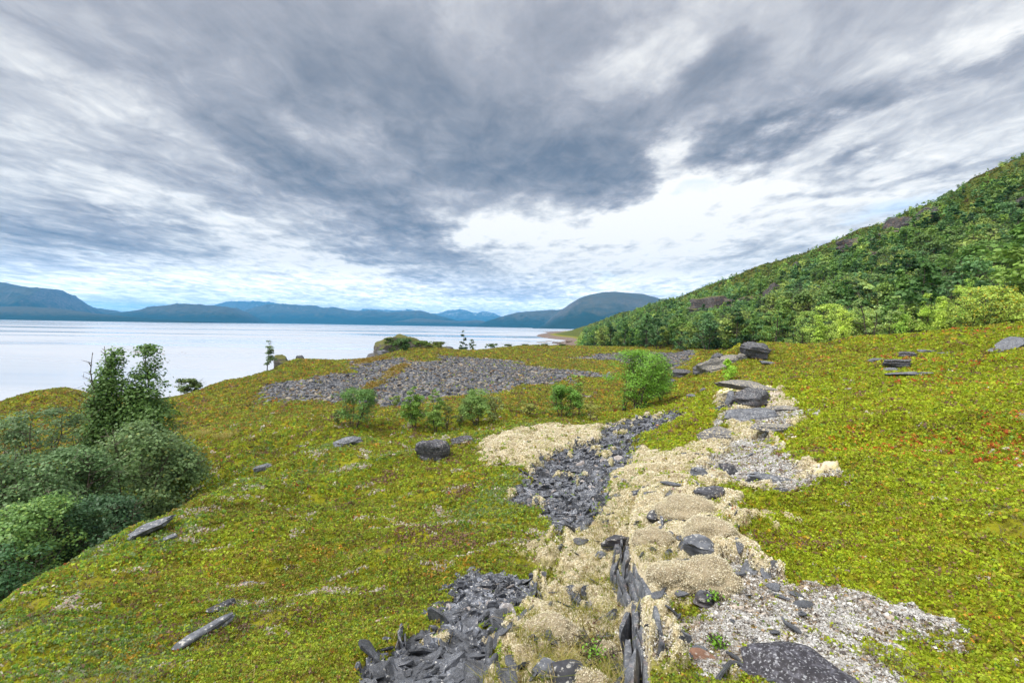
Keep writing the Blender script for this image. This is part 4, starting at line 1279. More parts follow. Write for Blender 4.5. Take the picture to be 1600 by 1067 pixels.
plant('willow_bush', "low feathery sprig of grey willow on the hummock slope", 'willow bush', 118, 22.0, 668, 34, 'vase', 3, 600, .09, (110, 130, 84), G1)
plant('willow_bush', "single feathery willow shoot at the very edge against the water", 'willow bush', 6, 15.0, 634, 30, 'vase', 2, 600, .07, (120, 140, 84), G1)
plant('willow_bush', "olive green bush growing against the lichen spotted rock knob by the shore", 'willow bush', 290, 46.0, 592, 42, 'bush', 5, 2600, .17, (98, 118, 62), None, spread=.9)
plant('birch_sapling', "tall thin birch sapling standing alone on the shore edge", 'birch sapling', 416, 52.0, 531, 20, 'column', 1, 620, .15, (92, 112, 74), None, scat=.16, clear=.15, open_=.3)
G2 = "saplings in the hollow before the beach terrace"
plant('birch_sapling', "blue green bushy sapling below the cobbles' left tip", 'birch sapling', 552, 22, 608, 56, 'vase', 5, 2600, .075, (92, 124, 66), G2, spread=.7)
plant('birch_sapling', "upright yellow green sapling, wider one of the close pair", 'birch sapling', 650, 22.5, 604, 38, 'column', 3, 2600, .07, SAP, G2, spread=.6)
plant('birch_sapling', "upright sapling, narrow twin to the wider one of the close pair", 'birch sapling', 684, 22.5, 606, 30, 'column', 2, 1900, .07, (112, 138, 66), G2, spread=.6)
plant('birch_sapling', "broad pale bushy sapling with many stems in the hollow's middle", 'birch sapling', 748, 22.5, 608, 48, 'bush', 5, 2600, .075, (112, 138, 74), G2, spread=.8)
plant('birch_sapling', "wispy greyish sapling touching the broad pale one", 'birch sapling', 775, 22.5, 620, 26, 'vase', 3, 700, .075, (130, 140, 86), G2)
plant('birch_sapling', "faint short sapling half lost against the heath", 'birch sapling', 826, 24, 630, 26, 'vase', 3, 480, .08, (136, 142, 74), G2)
plant('birch_sapling', "rounded mid green sapling next to the largest one", 'birch sapling', 880, 24.5, 600, 52, 'bush', 5, 2800, .08, (98, 134, 56), G2, spread=.75)
plant('birch_sapling', "thin leaning shoot rising beside the rounded sapling", 'birch sapling', 906, 25.5, 586, 22, 'vase', 2, 420, .075, (120, 150, 66), G2)
plant('birch_sapling', "largest bright green bushy birch in front of the small cobble field", 'birch', 998, 26.5, 546, 84, 'round', 8, 7500, .085, (108, 148, 54), G2, spread=.85, limbs=12, clear=.05)
plant('birch_sapling', "darker lower companion bush against the largest birch", 'birch', 1036, 28.5, 562, 42, 'bush', 5, 2600, .085, (94, 120, 58), G2, spread=.7)
plant('birch_sapling', "dead grey stemmed sapling sticking out above the largest birch", 'birch sapling', 976, 27.5, 545, 24, 'vase', 3, 160, .08, (120, 110, 80), G2)
plant('birch_sapling', "bright lime green sapling on the slope under the schist outcrop", 'birch sapling', 1140, 26.5, 560, 36, 'cone', 3, 1500, .07, (150, 186, 66), G2)
plant('birch_sapling', "small thin shoot between the bushy sapling and the close pair", 'birch sapling', 616, 29, 618, 16, 'vase', 2, 260, .09, (116, 136, 70), G2)
plant('birch_sapling', "sparse yellowish shoot at the foot of the largest birch", 'birch sapling', 925, 23.5, 632, 26, 'vase', 2, 300, .07, (140, 146, 74), G2)
for (px, Yd, tp, wd, lab) in ((700, 22.8, 634, 20, "low tuft of willow shoots to the right of the close pair"), (720, 23.2, 640, 22, "lowest pale willow tuft before the broad pale sapling"), (530, 22.5, 640, 20, "small side shoot left of the blue green sapling")):
    plant('willow_bush', lab, 'willow bush', px, Yd, tp, wd, 'bush', 3, 420, .075, (112, 132, 74), G2)
G3 = "bushes round the rocky knoll"
plant('willow_bush', "dense dark green bush leaning against the rocky knoll", 'willow bush', 636, 74.0, 529, 50, 'round', 6, 3600, .26, (74, 108, 52), G3, spread=.8, base=None)
plant('willow_bush', "small bush in a cleft of the knoll's highest block", 'willow bush', 606, 80.0, 528, 26, 'bush', 4, 1200, .25, (92, 116, 54), G3, spread=.9)
plant('willow_bush', "olive shrub on the knoll's tail beyond the lighter low bush", 'willow bush', 688, 88.0, 534, 30, 'bush', 4, 1200, .27, (104, 120, 52), G3, spread=.9)
plant('willow_bush', "lighter low bush behind the dense knoll bush", 'willow bush', 664, 80.0, 533, 44, 'bush', 5, 2000, .27, (100, 126, 54), G3, spread=.9)
plant('birch_tree', "small pointed birch on the terrace edge against bright water", 'birch', 724, 108.0, 516, 20, 'cone', 1, 900, .32, (66, 92, 62), G3)
plant('willow_bush', "low bush joined to the small pointed birch", 'willow bush', 739, 109.0, 530, 14, 'bush', 3, 320, .34, (86, 108, 66), G3)
for i, (px, Yd, tp, wd) in enumerate(((770, 116, 537, 26), (796, 117, 538, 30), (822, 117, 538, 26), (850, 116, 537.5, 30), (880, 115, 538, 22))):
    plant('willow_bush', "low dark shrub in the row along the terrace's far edge", 'willow bush', px, Yd, tp, wd, 'bush', 4, 420, .34, (84, 106, 56), "shrubs along the terrace's far edge")
G4 = "pale birches and rowans at the wood's edge"
belt = [
    (1212, 62, 468, 46, 'column', 1, 3200, (112, 142, 62), "narrow birch with a bright white trunk foot at the wood's edge"),
    (1256, 57, 486, 60, 'bush', 5, 3600, (136, 160, 66), "low pale bush next to the white footed birch"),
    (1296, 53, 474, 74, 'bush', 6, 5200, (152, 172, 66), "bright yellow green multi stemmed birch with a humped crown"),
    (1344, 50, 482, 60, 'bush', 5, 4200, (146, 166, 72), "pale birch bush just before the two thin dark stemmed trees"),
    (1362, 46, 440, 40, 'vase', 2, 900, (146, 168, 90), "tall open birch with thin dark stems and a tufted top"),
    (1388, 45, 463, 34, 'vase', 2, 700, (140, 160, 84), "second thin dark stemmed tree, shorter and barer than its neighbour"),
    (1424, 50, 470, 72, 'round', 6, 5200, (142, 166, 66), "rounded light green bush behind the bare stemmed pair"),
    (1462, 49, 462, 74, 'round', 6, 5600, (150, 172, 66), "wide light green birch clump with a flat top"),
    (1498, 50, 445, 72, 'round', 6, 5600, (156, 178, 66), "tall light green birch clump touching the golden rowan"),
    (1542, 41, 446, 92, 'round', 7, 6500, (150, 168, 62), "golden flecked rowan with several dark curved stems"),
    (1584, 46, 462, 62, 'round', 5, 4600, (116, 144, 66), "blue green bush in the shade of the golden rowan"),
    (1606, 52, 425, 76, 'round', 6, 4800, (146, 172, 66), "high pale birch cut by the picture's right edge"),
    (1524, 62, 418, 84, 'round', 6, 5000, (134, 164, 62), "broad pale birch rising behind the golden rowan"),
    (1572, 64, 402, 90, 'round', 6, 5200, (142, 170, 62), "highest light green birch crown on the wood's edge"),
    (1478, 66, 440, 66, 'round', 5, 3800, (112, 144, 62), "mid green birch behind the flat topped clump"),
    (1440, 66, 458, 60, 'round', 5, 3600, (98, 132, 62), "darker birch peeping over the light bushes near the mossy ledge"),
    (1320, 66, 494, 60, 'bush', 5, 3000, (112, 144, 62), "low green bush behind the humped pale birch"),
    (1395, 56, 488, 56, 'bush', 5, 3200, (132, 156, 70), "low pale bush filling the gap under the thin trees"),
    (1234, 70, 492, 40, 'round', 4, 2400, (94, 126, 64), "small darker birch behind the white footed one"),
    (1630, 46, 440, 80, 'round', 5, 3000, (142, 168, 66), "pale birch mostly outside the picture's right edge"),
]
for (px, Yd, tp, wd, env, st, nl, colr, lab) in belt:
    colr = tuple(min(255, int(c_ * 1.2 + d_)) for c_, d_ in zip(colr, (0, 2, 18))); nl = int(nl * 1.4)
    if env == 'round' and Yd > 44: env = 'vase' if int(px) % 3 == 0 else 'column'
    gold = 'rowan' in lab and 'golden flecked' in lab
    plant('rowan_tree' if gold else 'birch_tree', lab, 'rowan' if gold else 'birch', px, Yd, tp, wd, env, st, nl, .15, colr, G4, spread=.75, limbs=13, scat=.095, cvar=.28,
          accent=(206, 184, 60) if gold else (180, 186, 90), pacc=.13 if gold else .10, clear=.22 if gold else .08)
for i, (px, Yd, tp, wd, lab) in enumerate(((1280, 47, 492, 26, "slim light birch in front of the humped pale birch"), (1318, 46, 478, 30, "slim light birch at the humped crown's lower side"), (1408, 44, 476, 28, "slim upright birch just past the two thin dark stemmed trees"),
        (1446, 45, 458, 30, "slim upright birch before the flat topped clump"), (1476, 43, 470, 26, "shortest slim birch before the flat topped clump"), (1508, 44, 432, 32, "slim birch touching the golden rowan's shaded side"), (1560, 48, 424, 34, "slim tall birch standing out above the golden rowan"), (1594, 44, 440, 34, "slim birch over the blue green bush"))):
    plant('birch_tree', lab, 'birch', px, Yd, tp, wd, 'column', 1 + i % 2, 2600, .13, [(186, 214, 92), (200, 222, 96), (170, 206, 90)][i % 3], G4, limbs=14, scat=.16, clear=.2, cvar=.28)
for (px, Yd, tp, wd, lab) in ((1186, 35.0, 549, 24, "lemon yellow shrub sprouting below the great dark boulder"), (1156, 38.0, 536, 18, "small yellow green shrub touching the boulder's upper edge")):
    plant('willow_bush', lab, 'shrub', px, Yd, tp, wd, 'bush', 3, 420, .09, (206, 206, 56), None)
# little leafy plants in the lichen
for (px, py, s_, lab) in ((937, 1042, .17, "bright green leafy sprig before the low slate block"), (1052, 902, .09, "small green sprig under the lichen cushion's stones"), (1113, 945, .08, "tiny green plant beside the dark square stone"), (1125, 1015, .06, "green seedling in the crusty gravel"), (1580, 1000, .0, "")):
    if s_ <= 0: continue
    p = hit(px, py, Zg=Z)
    (wv_, wf_), (lv, lf, lk) = grow(int(px), s_, s_ * 1.5, 'bush', 5, 90, .018, (120, 170, 50), spread=.8, limbs=4, trunk_r=.0025, scat=.25)
    o = bpy.data.objects.new('leafy_plant', None); COL.objects.link(o); o.location = (p[0], p[1], float(ground(p[0], p[1])))
    tag(o, lab, 'plant', None)
    link("stems", mesh_from("stems", wv_, wf_, mat=bark_m), o)
    link("leaves", mesh_from("leaves", lv, lf, cols=lk, mat=tree_m), o)

# ------------------------------------------------------------------ the wood on the hillside
protos = []
pcol = [(112, 148, 70), (92, 130, 68), (130, 160, 74), (100, 138, 84), (74, 110, 60), (146, 166, 82), (116, 144, 78)]
for i in range(9):
    env = ['round', 'column', 'bush'][i % 3]
    (a, b_), (c, d, e) = grow(900 + i, 5.0, [3.9, 3.0, 4.2][i % 3], env, [3, 1, 5][i % 3], 1500, .25, pcol[i % 7], spread=.7, limbs=9, scat=.13, cvar=.25, clear=.12)
    protos.append((mesh_from("trunk", a, b_, mat=bark_m), mesh_from("crown", c, d, cols=e, mat=tree_m), (c, d, e)))
nc = 26000
a_ = np.radians(rng.uniform(1.0, 53.0, nc)); r_ = np.exp(rng.uniform(math.log(58), math.log(520), nc))
keepw = rng.random(nc) < np.clip((r_ / 260) ** 2, .02, 1)
a_, r_ = a_[keepw], r_[keepw]
x, y = r_ * np.sin(a_), r_ * np.cos(a_)
zz = ground(x, y); zs_ = grid_at(Zs, x, y)
tan_e = (zz - EYE_Z) / r_
# skyline per bearing: drop what lies behind the ridge
ab = np.linspace(R(2), R(54), 160)
rb = np.exp(np.linspace(math.log(60), math.log(560), 120))
tb = np.array([((grid_at(Zs, rb * math.sin(q_), rb * math.cos(q_)) - EYE_Z) / rb) for q_ in ab])
rmax = rb[tb.argmax(1)]; tmax = tb.max(1)
ridge_r = np.interp(a_, ab, rmax); ridge_t = np.interp(a_, ab, tmax)
upn = np.clip((zz - EYE_Z + 4) / (ridge_t * ridge_r + 6), 0, 1.1)             # 0 foot of the hill, 1 crest
wood_ok = (zz > 3.2) & (r_ < ridge_r * 1.04) & (zz > 3)
foot_r = np.interp(np.degrees(a_), [1, 3, 6, 10, 16, 22, 30, 38, 46, 53], [440, 330, 230, 160, 124, 104, 82, 70, 64, 60])
wood_ok &= r_ > foot_r
clear_n = fbm(x / 22, y / 30, 3, 171) + .6 * fbm(x / 8, y / 9, 2, 172)
pr = np.clip(1.0 - 1.0 * sstep(.55, .95, upn) * .78 - .85 * sstep(.12, .4, clear_n) * sstep(.15, .5, upn), .05, 1)
wood_ok &= rng.random(len(x)) < pr
x, y, zz, r_, upn, a_ = [q_[wood_ok] for q_ in (x, y, zz, r_, upn, a_)]
hh = (7.6 - 5.0 * sstep(.3, .95, upn)) * rng.uniform(.45, 1.25, len(x))
for (cx_, cy_, cw_) in CLIFFS:      # the crags stay free of trees
    dxc, dyc = x - cx_, y - cy_
    rc_ = math.hypot(cx_, cy_)
    al = (dxc * cx_ + dyc * cy_) / rc_; ac = np.abs(dxc * cy_ - dyc * cx_) / rc_
    hh = np.where((ac < cw_ * .55) & (al < 2) & (al > -cw_ * .8), np.where(rng.random(len(x)) < .8, -1, hh * .45), hh)
okc = hh > 0
x, y, zz, r_, upn, a_, hh = [q_[okc] for q_ in (x, y, zz, r_, upn, a_, hh)]
# thin out crowns that would stand inside one another
order = np.argsort(-hh)
cell, takei = {}, []
for i in order:
    d_ = max(.46 * hh[i], 1.0)
    key = (int(x[i] / 3), int(y[i] / 3))
    ok = True
    for u in (-1, 0, 1):
        for v_ in (-1, 0, 1):
            for j in cell.get((key[0] + u, key[1] + v_), ()):
                if (x[i] - x[j]) ** 2 + (y[i] - y[j]) ** 2 < d_ * d_:
                    ok = False
    if ok:
        cell.setdefault(key, []).append(i); takei.append(i)
takei = np.array(takei)
x, y, zz, r_, upn, hh, a_ = [q_[takei] for q_ in (x, y, zz, r_, upn, hh, a_)]
print('wood', len(x))
inview = np.degrees(a_) < 48.2
sc_i = np.where(inview, hh / r_, 0)
order = np.argsort(-sc_i)
solo, mass = order[:285], order[285:]
for i in solo:
    tm, cm, _ = protos[rng.integers(len(protos))]
    o = bpy.data.objects.new('hillside_birch', None); COL.objects.link(o)
    o.location = (x[i], y[i], zz[i] - .1)
    o.rotation_euler = (0, 0, rng.random() * 6.28)
    sc = hh[i] / 5.0
    wsc = sc * rng.uniform(.85, 1.15)
    o.scale = (wsc, wsc, sc)
    tag(o, "green birch standing in the dense wood on the lower hillside", 'birch', "birches of the dense wood on the lower hillside")
    link("trunk", tm, o); link("crown", cm, o)
V, F_, K_, b0 = [], [], [], 0
for i in mass:
    _, _, (c, d, e) = protos[rng.integers(len(protos))]
    nq = int(np.clip(330 * (150 / r_[i]) ** .8, 90, 420))
    pickq = rng.choice(len(d), nq, replace=False)
    vq = c.reshape(-1, 4, 3)[pickq]
    cen = vq.mean(1, keepdims=True)
    vq = cen + (vq - cen) * min(2.0, math.sqrt(1500 / nq) * .85)
    th = rng.random() * 6.28
    ct, st = math.cos(th), math.sin(th)
    sc = hh[i] / 5.0
    w_ = sc * rng.uniform(.85, 1.25)
    vv = np.stack([(vq[..., 0] * ct - vq[..., 1] * st) * w_, (vq[..., 0] * st + vq[..., 1] * ct) * w_, vq[..., 2] * sc], -1) + np.array([x[i], y[i], zz[i] - .1])
    V.append(vv.reshape(-1, 3)); F_.append(np.arange(nq * 4).reshape(-1, 4) + b0); b0 += nq * 4
    tone = rng.uniform(.55, 1.3) * (1.0 + .25 * upn[i]) * np.array([1.0 + .18 * upn[i] * rng.random(), 1.0, 1.0])
    K_.append(e.reshape(-1, 4, 3)[pickq].reshape(-1, 3) * tone)
o = link("birch_wood", mesh_from("birch_wood", np.concatenate(V), np.concatenate(F_), cols=np.concatenate(K_), mat=tree_m))
tag(o, "birch scrub thinning out towards the crest of the hill", "wood", kind='stuff')
# crowberry and dwarf birch between the trees
n_ = 60000
a2 = np.radians(rng.uniform(2.5, 53, n_)); r2 = np.exp(rng.uniform(math.log(55), math.log(520), n_))
x2, y2 = r2 * np.sin(a2), r2 * np.cos(a2)
ok = (ground(x2, y2) > 12.0) & (r2 < np.interp(a2, ab, rmax) * 1.06)
x2, y2, r2 = x2[ok], y2[ok], r2[ok]
cc = pick(pal([(122, 140, 50), (96, 118, 44), (140, 130, 56), (112, 92, 60), (84, 96, 44)]), np.stack([.4 + .6 * fbm(x2 / 14, y2 / 14, 3, 181), .3 + 0 * x2, .3 + .6 * fbm(x2 / 9, y2 / 9, 3, 182), .15 + .4 * fbm(x2 / 7, y2 / 7, 3, 183), .2 + 0 * x2], -1))
v, f, k = sprigs(x2, y2, .0042 * r2, 5, cc, hgt=3.2, up=.8)
o = link("hillside_scrub", mesh_from("hillside_scrub", v, f, cols=k, mat=tree_m))
tag(o, "low heath and dwarf scrub between the hillside trees", "scrub", kind='stuff')

for (px, py, lab) in ((318, 682, "pale yellow grass tuft on the slope behind the brow, smaller one"), (352, 688, "pale yellow grass tuft on the slope behind the brow, bigger one")):
    p = hit(px, py, Zg=Z)
    n_ = 26 if 'bigger' in lab else 16
    gx = p[0] + rng.normal(size=n_) * .22; gy = p[1] + rng.normal(size=n_) * .22
    v, f, k = grass_blades(gx, gy, 14, .35 + .25 * rng.random(n_), .008, pal([(206, 196, 96), (214, 200, 130)])[rng.integers(0, 2, n_)], .9)
    o = link("grass_tuft", mesh_from("grass_tuft", v - p, f, cols=k, mat=leaf_m))
    o.location = p
    tag(o, lab, "grass tuft", None, 'thing')
# ------------------------------------------------------------------ rocks and outcrops
def wp(px, Yd, npx):      # metres across npx pixels at forward distance Yd
    return npx / FPX * Yd
GR = "single rocks on the near slope"
rock("boulder", "dark blocky boulder alone on the brow of the near slope", "boulder", 676, 714, (0.800, 0.640, 0.663), 1, dark_m, rz=25, rx=8, sink=0.33, group=GR, strata=8, cuts=10)
rock("boulder", "low dark stone touching the blocky boulder's uphill side", "boulder", 724, 690, (0.720, 0.480, 0.273), 2, dark_m, rz=10, sink=0.43, group=GR)
rock("boulder", "grey layered rock with a pointed end set in the green slope", "boulder", 412, 734, (0.760, 0.400, 0.328), 3, grey_m, rz=20, ry=-12, sink=0.38, group=GR, strata=12, step=.14)
rock("boulder", "flat grey rock with an orange lichen spot at the slope's brow", "boulder", 540, 695, (0.920, 0.560, 0.328), 4, grey_m, rz=5, ry=-8, sink=0.43, group=GR, strata=12, step=.14)
rock("boulder", "small grey stone just below the grey layered rock's level", "boulder", 470, 699, (0.440, 0.320, 0.156), 5, grey_m, sink=0.43, group=GR)
rock("slate_slab", "tilted rough grey slab at the edge above the willow thicket", "slab", 236, 832, (0.592, 0.400, 0.133), 6, grey_m, rz=40, rx=-12, ry=-14, sink=0.23, group=GR, boxy=6, strata=8)['kind'] = 'thing'
rock("slate_slab", "small smooth grey slab below the tilted rough one", "slab", 256, 846, (0.288, 0.120, 0.062), 7, grey_m, rz=48, ry=-10, sink=0.28, group=GR, boxy=6, strata=6)['kind'] = 'thing'
rock("slate_slab", "long narrow grey slab running down the slope", "slab", 318, 992, (0.448, 0.096, 0.078), 8, grey_m, rz=62, ry=-6, sink=0.33, group=GR, boxy=5, strata=6, cuts=6)['kind'] = 'thing'
rock("slate_slab", "short dark slab at the upper end of the long narrow one", "slab", 346, 950, (0.240, 0.104, 0.070), 9, dark_m, rz=52, sink=0.38, group=GR, boxy=5, strata=6)['kind'] = 'thing'
rock("slate_slab", "half buried slab with a curved green edge above the long narrow one", "slab", 384, 916, (0.272, 0.128, 0.055), 10, grey_m, rz=15, sink=0.43, group=GR, boxy=5, strata=6)['kind'] = 'thing'
rock("rock_outcrop", "dark layered outcrop half hidden by willows", "outcrop", 98, 735, (1.9, 1.3, 1.1), 11, dark_m, rz=10, ry=-8, Yd=16.0, sink=.15, strata=12, step=.14)
rock("rock_outcrop", "grey outcrop showing through willow leaves at the picture's edge", "outcrop", 14, 770, (1.4, 1.0, .9), 12, grey_m, Yd=15.0, sink=.2)
GS = "rocks along the shore"
rock("shore_rock", "lichen spotted rock knob standing at the water", "rock", 286, 628, (4.6, 3.4, 3.0), 13, moss_m, Yd=54, sink=.25, group=GS, strata=8)
rock("shore_rock", "mossy rock step above the bay with a dark seaward face", "rock", 352, 600, (3.2, 2.6, 2.0), 14, moss_m, Yd=58, sink=.3, group=GS)
rock("shore_rock", "grey rock nub on top of the mossy rock step", "rock", 392, 588, (2.6, 1.8, 1.2), 15, grey_m, Yd=57, sink=.35, group=GS)
rock("boulder", "rounded brown boulder with a mossy cap on the shore edge", "boulder", 441, 566, (2.2, 1.8, 2.1), 16, moss_m, Yd=60, sink=.2, group=GS)
rock("boulder", "small pointed grey rock on the shore edge", "boulder", 469, 562, (1.1, .9, 1.1), 17, grey_m, Yd=61, sink=.2, group=GS)
rock("boulder", "tiny flat dark rock on the shore edge past the pointed one", "boulder", 500, 561, (.9, .8, .5), 18, dark_m, Yd=63, sink=.2, group=GS)
GK = "blocks of the rocky knoll"
for i, (px, py, sz_, rz, ry, Yd, sk, m_, lab) in enumerate((
        (610, 550, (7.0, 6.0, 5.2), 20, -16, 85, .28, moss_m, "highest moss topped block of the rocky knoll, dark toward the sea"),
        (632, 550, (7.5, 6.0, 5.0), -15, 6, 88, .30, moss_m, "broad mossy block behind the dense knoll bush"),
        (656, 547, (6.0, 5.0, 3.6), 30, 8, 90, .32, moss_m, "rounded mossy block in the middle of the knoll's tail"),
        (678, 545, (7.0, 5.0, 2.9), -10, 10, 92, .34, moss_m, "low mossy block near the end of the knoll's tail"),
        (700, 543, (4.0, 3.0, 2.1), 15, 8, 95, .34, dark_m, "small dark rock ending the knoll's tail"),
        (588, 551, (4.6, 4.0, 2.6), 10, -14, 84, .28, dark_m, "low dark rock nose at the seaward foot of the knoll"),
        (600, 553, (3.0, 2.4, 1.5), -20, 5, 81, .3, grey_m, "grey rock apron below the knoll's highest block"))):
    rock("rock_knoll", lab, "knoll", px, py, sz_, 119 + i, m_, rz=rz, ry=ry, Yd=Yd, sink=sk, group=GK, strata=9, rough=.34, boxy=2.3, cuts=8)
GO = "schist outcrop and boulders on the plateau's edge"
rock("rock_outcrop", "rugged dark schist outcrop with straw coloured hollows", "outcrop", 1112, 578, (2.5, 2.2, 1.5), 23, straw_m, rz=-20, ry=-14, sink=.42, group=GO, strata=12, step=.2, rough=.42, boxy=2.4, cuts=9)
rock("rock_outcrop", "upper grey end of the rugged schist outcrop", "outcrop", 1146, 566, (2.0, 1.6, 1.0), 24, straw_m, rz=-10, sink=.35, group=GO, strata=12, step=.2)
rock("rock_outcrop", "lower dark end of the rugged schist outcrop", "outcrop", 1066, 588, (2.0, 1.4, .9), 25, dark_m, rz=-30, sink=.3, group=GO)
rock("boulder", "small dark stone below the lower end of the outcrop", "boulder", 1050, 600, (.9, .7, .5), 26, dark_m, sink=.25, group=GO)
rock("boulder", "great rounded dark boulder perched on the skyline of the plateau", "boulder", 1182, 556, (2.5, 1.8, 1.35), 27, dark_m, rz=-8, ry=10, Yd=35, sink=.16, group=GO, strata=12, step=.16, boxy=2.2, rough=.25)
rock("boulder", "flat stone slipped from under the great dark boulder", "boulder", 1200, 561, (1.3, .9, .35), 28, grey_m, rz=-8, ry=10, Yd=33.5, sink=.2, group=GO)
rock("rock_outcrop", "black broken face under the rugged schist outcrop", "outcrop", 1098, 583, (1.9, 1.0, 1.0), 123, dark_m, rz=15, ry=-10, sink=.3, group=GO, rough=.42, boxy=2.4, cuts=9)
rock("rock_outcrop", "small jagged rock between outcrop and great dark boulder", "outcrop", 1160, 562, (1.1, .8, .6), 124, straw_m, rz=-25, sink=.3, group=GO, rough=.42, boxy=2.4)
rock("rock_outcrop", "jagged dark rock topping the rugged schist outcrop", "outcrop", 1122, 566, (1.3, 1.0, .9), 125, dark_m, rz=40, ry=-12, sink=.25, group=GO, rough=.42, boxy=2.4)
for i, (px, py, s_, lab) in enumerate(((1082, 622, .55, "pale stone in the heath below the outcrop, lower one"), (1100, 612, .6, "pale stone in the heath below the outcrop, upper one"), (1090, 616, .35, "little stone between the two pale stones"))):
    rock("boulder", lab, "stone", px, py, (s_, s_ * .8, s_ * .5), 30 + i, grey_m, sink=.3, group=GO)
GL = "slabs of the overhanging ledge"
rock("slate_ledge", "thick grey slab overhanging a black hollow", "ledge", 1166, 617, (2.0, 1.5, .30), 40, straw_m, rz=-6, ry=4, sink=-.35, group=GL, boxy=6, strata=5, step=.16)
rock("slate_ledge", "supporting dark block behind the black hollow", "ledge", 1176, 628, (1.3, .9, .7), 41, dark_m, rz=-6, sink=.42, group=GL, boxy=3, rough=.3)
rock("slate_ledge", "upright thin slate propping the overhang", "ledge", 1141, 630, (.16, .3, .5), 42, grey_m, rz=20, ry=14, sink=.25, group=GL, boxy=6)
rock("slate_ledge", "rounded blue grey slab below the overhang", "ledge", 1166, 655, (1.5, .9, .42), 43, grey_m, rz=-15, ry=-6, sink=.35, group=GL, boxy=4, strata=10)
rock("slate_ledge", "smooth pale grey slab lowest under the overhang", "ledge", 1120, 682, (1.0, .8, .3), 44, straw_m, rz=-15, sink=.4, group=GL, boxy=4)
rock("slate_ledge", "flat grey slab reaching into the heath to the right of the overhang", "ledge", 1222, 640, (1.3, .8, .22), 45, straw_m, rz=-4, sink=.45, group=GL, boxy=4)
rock("slate_ledge", "flat pale slab bordering the heath beneath the reaching slab", "ledge", 1215, 672, (1.1, .6, .16), 46, straw_m, rz=8, sink=.45, group=GL, boxy=4)
GP_ = "slate slabs in the plateau heath"
rock("slate_slab", "stacked dark slab in the middle of the plateau heath", "slab", 1402, 575, (1.8, 1.0, .55), 47, dark_m, rz=4, sink=.2, group=GP_, boxy=5, strata=9, step=.2)['kind'] = 'thing'
rock("slate_slab", "light grey block at the left end of the stacked slab", "slab", 1366, 568, (.9, .6, .45), 48, grey_m, rz=0, sink=.3, group=GP_, boxy=4)['kind'] = 'thing'
rock("slate_slab", "long flat slab sloping out below the stacked one", "slab", 1428, 586, (2.1, .7, .24), 49, grey_m, rz=-4, sink=.4, group=GP_, boxy=4)['kind'] = 'thing'
rock("slate_slab", "grey ramp of rock between the stacked slab and the long flat one", "slab", 1390, 582, (.9, .7, .35), 50, grey_m, rz=30, ry=-10, sink=.35, group=GP_)['kind'] = 'thing'
rock("slate_slab", "small dark headed slab above the stacked one", "slab", 1416, 558, (.9, .7, .42), 51, dark_m, sink=.3, group=GP_)['kind'] = 'thing'
rock("slate_slab", "thin pale slab strip running through the heath behind", "slab", 1452, 551, (1.9, .6, .22), 52, grey_m, rz=-3, sink=.4, group=GP_, boxy=4)['kind'] = 'thing'
rock("slate_slab", "end piece of the thin pale slab strip", "slab", 1486, 553, (1.4, .5, .18), 53, grey_m, rz=2, sink=.4, group=GP_, boxy=4)['kind'] = 'thing'
rock("rock_outcrop", "blue grey outcrop at the picture's edge beside brown heath", "outcrop", 1588, 545, (2.6, 1.4, .8), 54, grey_m, rz=20, ry=-12, sink=.3, group=GP_, strata=10)
rock("rock_outcrop", "low pale slab trailing from the blue grey outcrop", "outcrop", 1562, 549, (1.4, .7, .3), 55, grey_m, rz=14, ry=-8, sink=.35, group=GP_)
GB = "stones in the lichen gully"
rock("boulder", "oblong black boulder with a pale top in the lichen gully", "boulder", 962, 858, (.36, .2, .20), 60, dark_m, rz=12, ry=-6, sink=.2, group=GB, boxy=4.5, strata=8)
rock("boulder", "grey stone at the lower corner of the oblong black boulder", "boulder", 940, 872, (.16, .12, .08), 61, grey_m, sink=.3, group=GB)
rock("boulder", "split grey boulder with white lichen blots beside the green heath", "boulder", 1091, 866, (.24, .17, .17), 62, grey_m, rz=-20, sink=.2, group=GB, strata=6)
rock("boulder", "pair stone, paler, lying on the lichen cushion", "boulder", 1078, 884, (.13, .09, .06), 63, grey_m, rz=20, sink=.15, group=GB)
rock("boulder", "pair stone, darker, under the paler one on the lichen cushion", "boulder", 1064, 894, (.14, .10, .07), 64, dark_m, rz=-10, sink=.15, group=GB)
rock("boulder", "dark square stone in front of the green seedlings", "boulder", 1102, 948, (.15, .12, .09), 65, dark_m, rz=10, sink=.15, group=GB, boxy=6)
rock("boulder", "black wedge of slate jutting from the lichen bank", "boulder", 1112, 778, (.40, .24, .16), 66, dark_m, rz=-15, ry=-10, sink=.25, group=GB)
rock("boulder", "black hollowed rock near the top of the lichen bank", "boulder", 1138, 742, (.42, .3, .26), 67, dark_m, rz=10, sink=.3, group=GB)
rock("boulder", "bluish stone on the lichen slope's crest", "boulder", 1092, 744, (.28, .2, .16), 68, grey_m, sink=.3, group=GB)
rock("boulder", "dark flat rock edge between lichen and heath tongue", "boulder", 1205, 752, (.7, .3, .16), 69, grey_m, rz=-5, sink=.35, group=GB)
rock("boulder", "small black stone at the pale gravel's upper rim", "boulder", 1222, 772, (.22, .15, .10), 70, dark_m, sink=.25, group=GB)
rock("boulder", "black stone group leader halfway up the lichen bank", "boulder", 1022, 812, (.22, .16, .12), 71, dark_m, rz=30, sink=.25, group=GB)
rock("boulder", "rust brown flat stone in the crusty gravel", "boulder", 1096, 1028, (.13, .08, .035), 72, stone_mat("rusty_schist", (76, 56, 46), (128, 96, 78), (160, 130, 110), spots=.2, scale=.4), rz=10, sink=.2, group=GB, boxy=5)
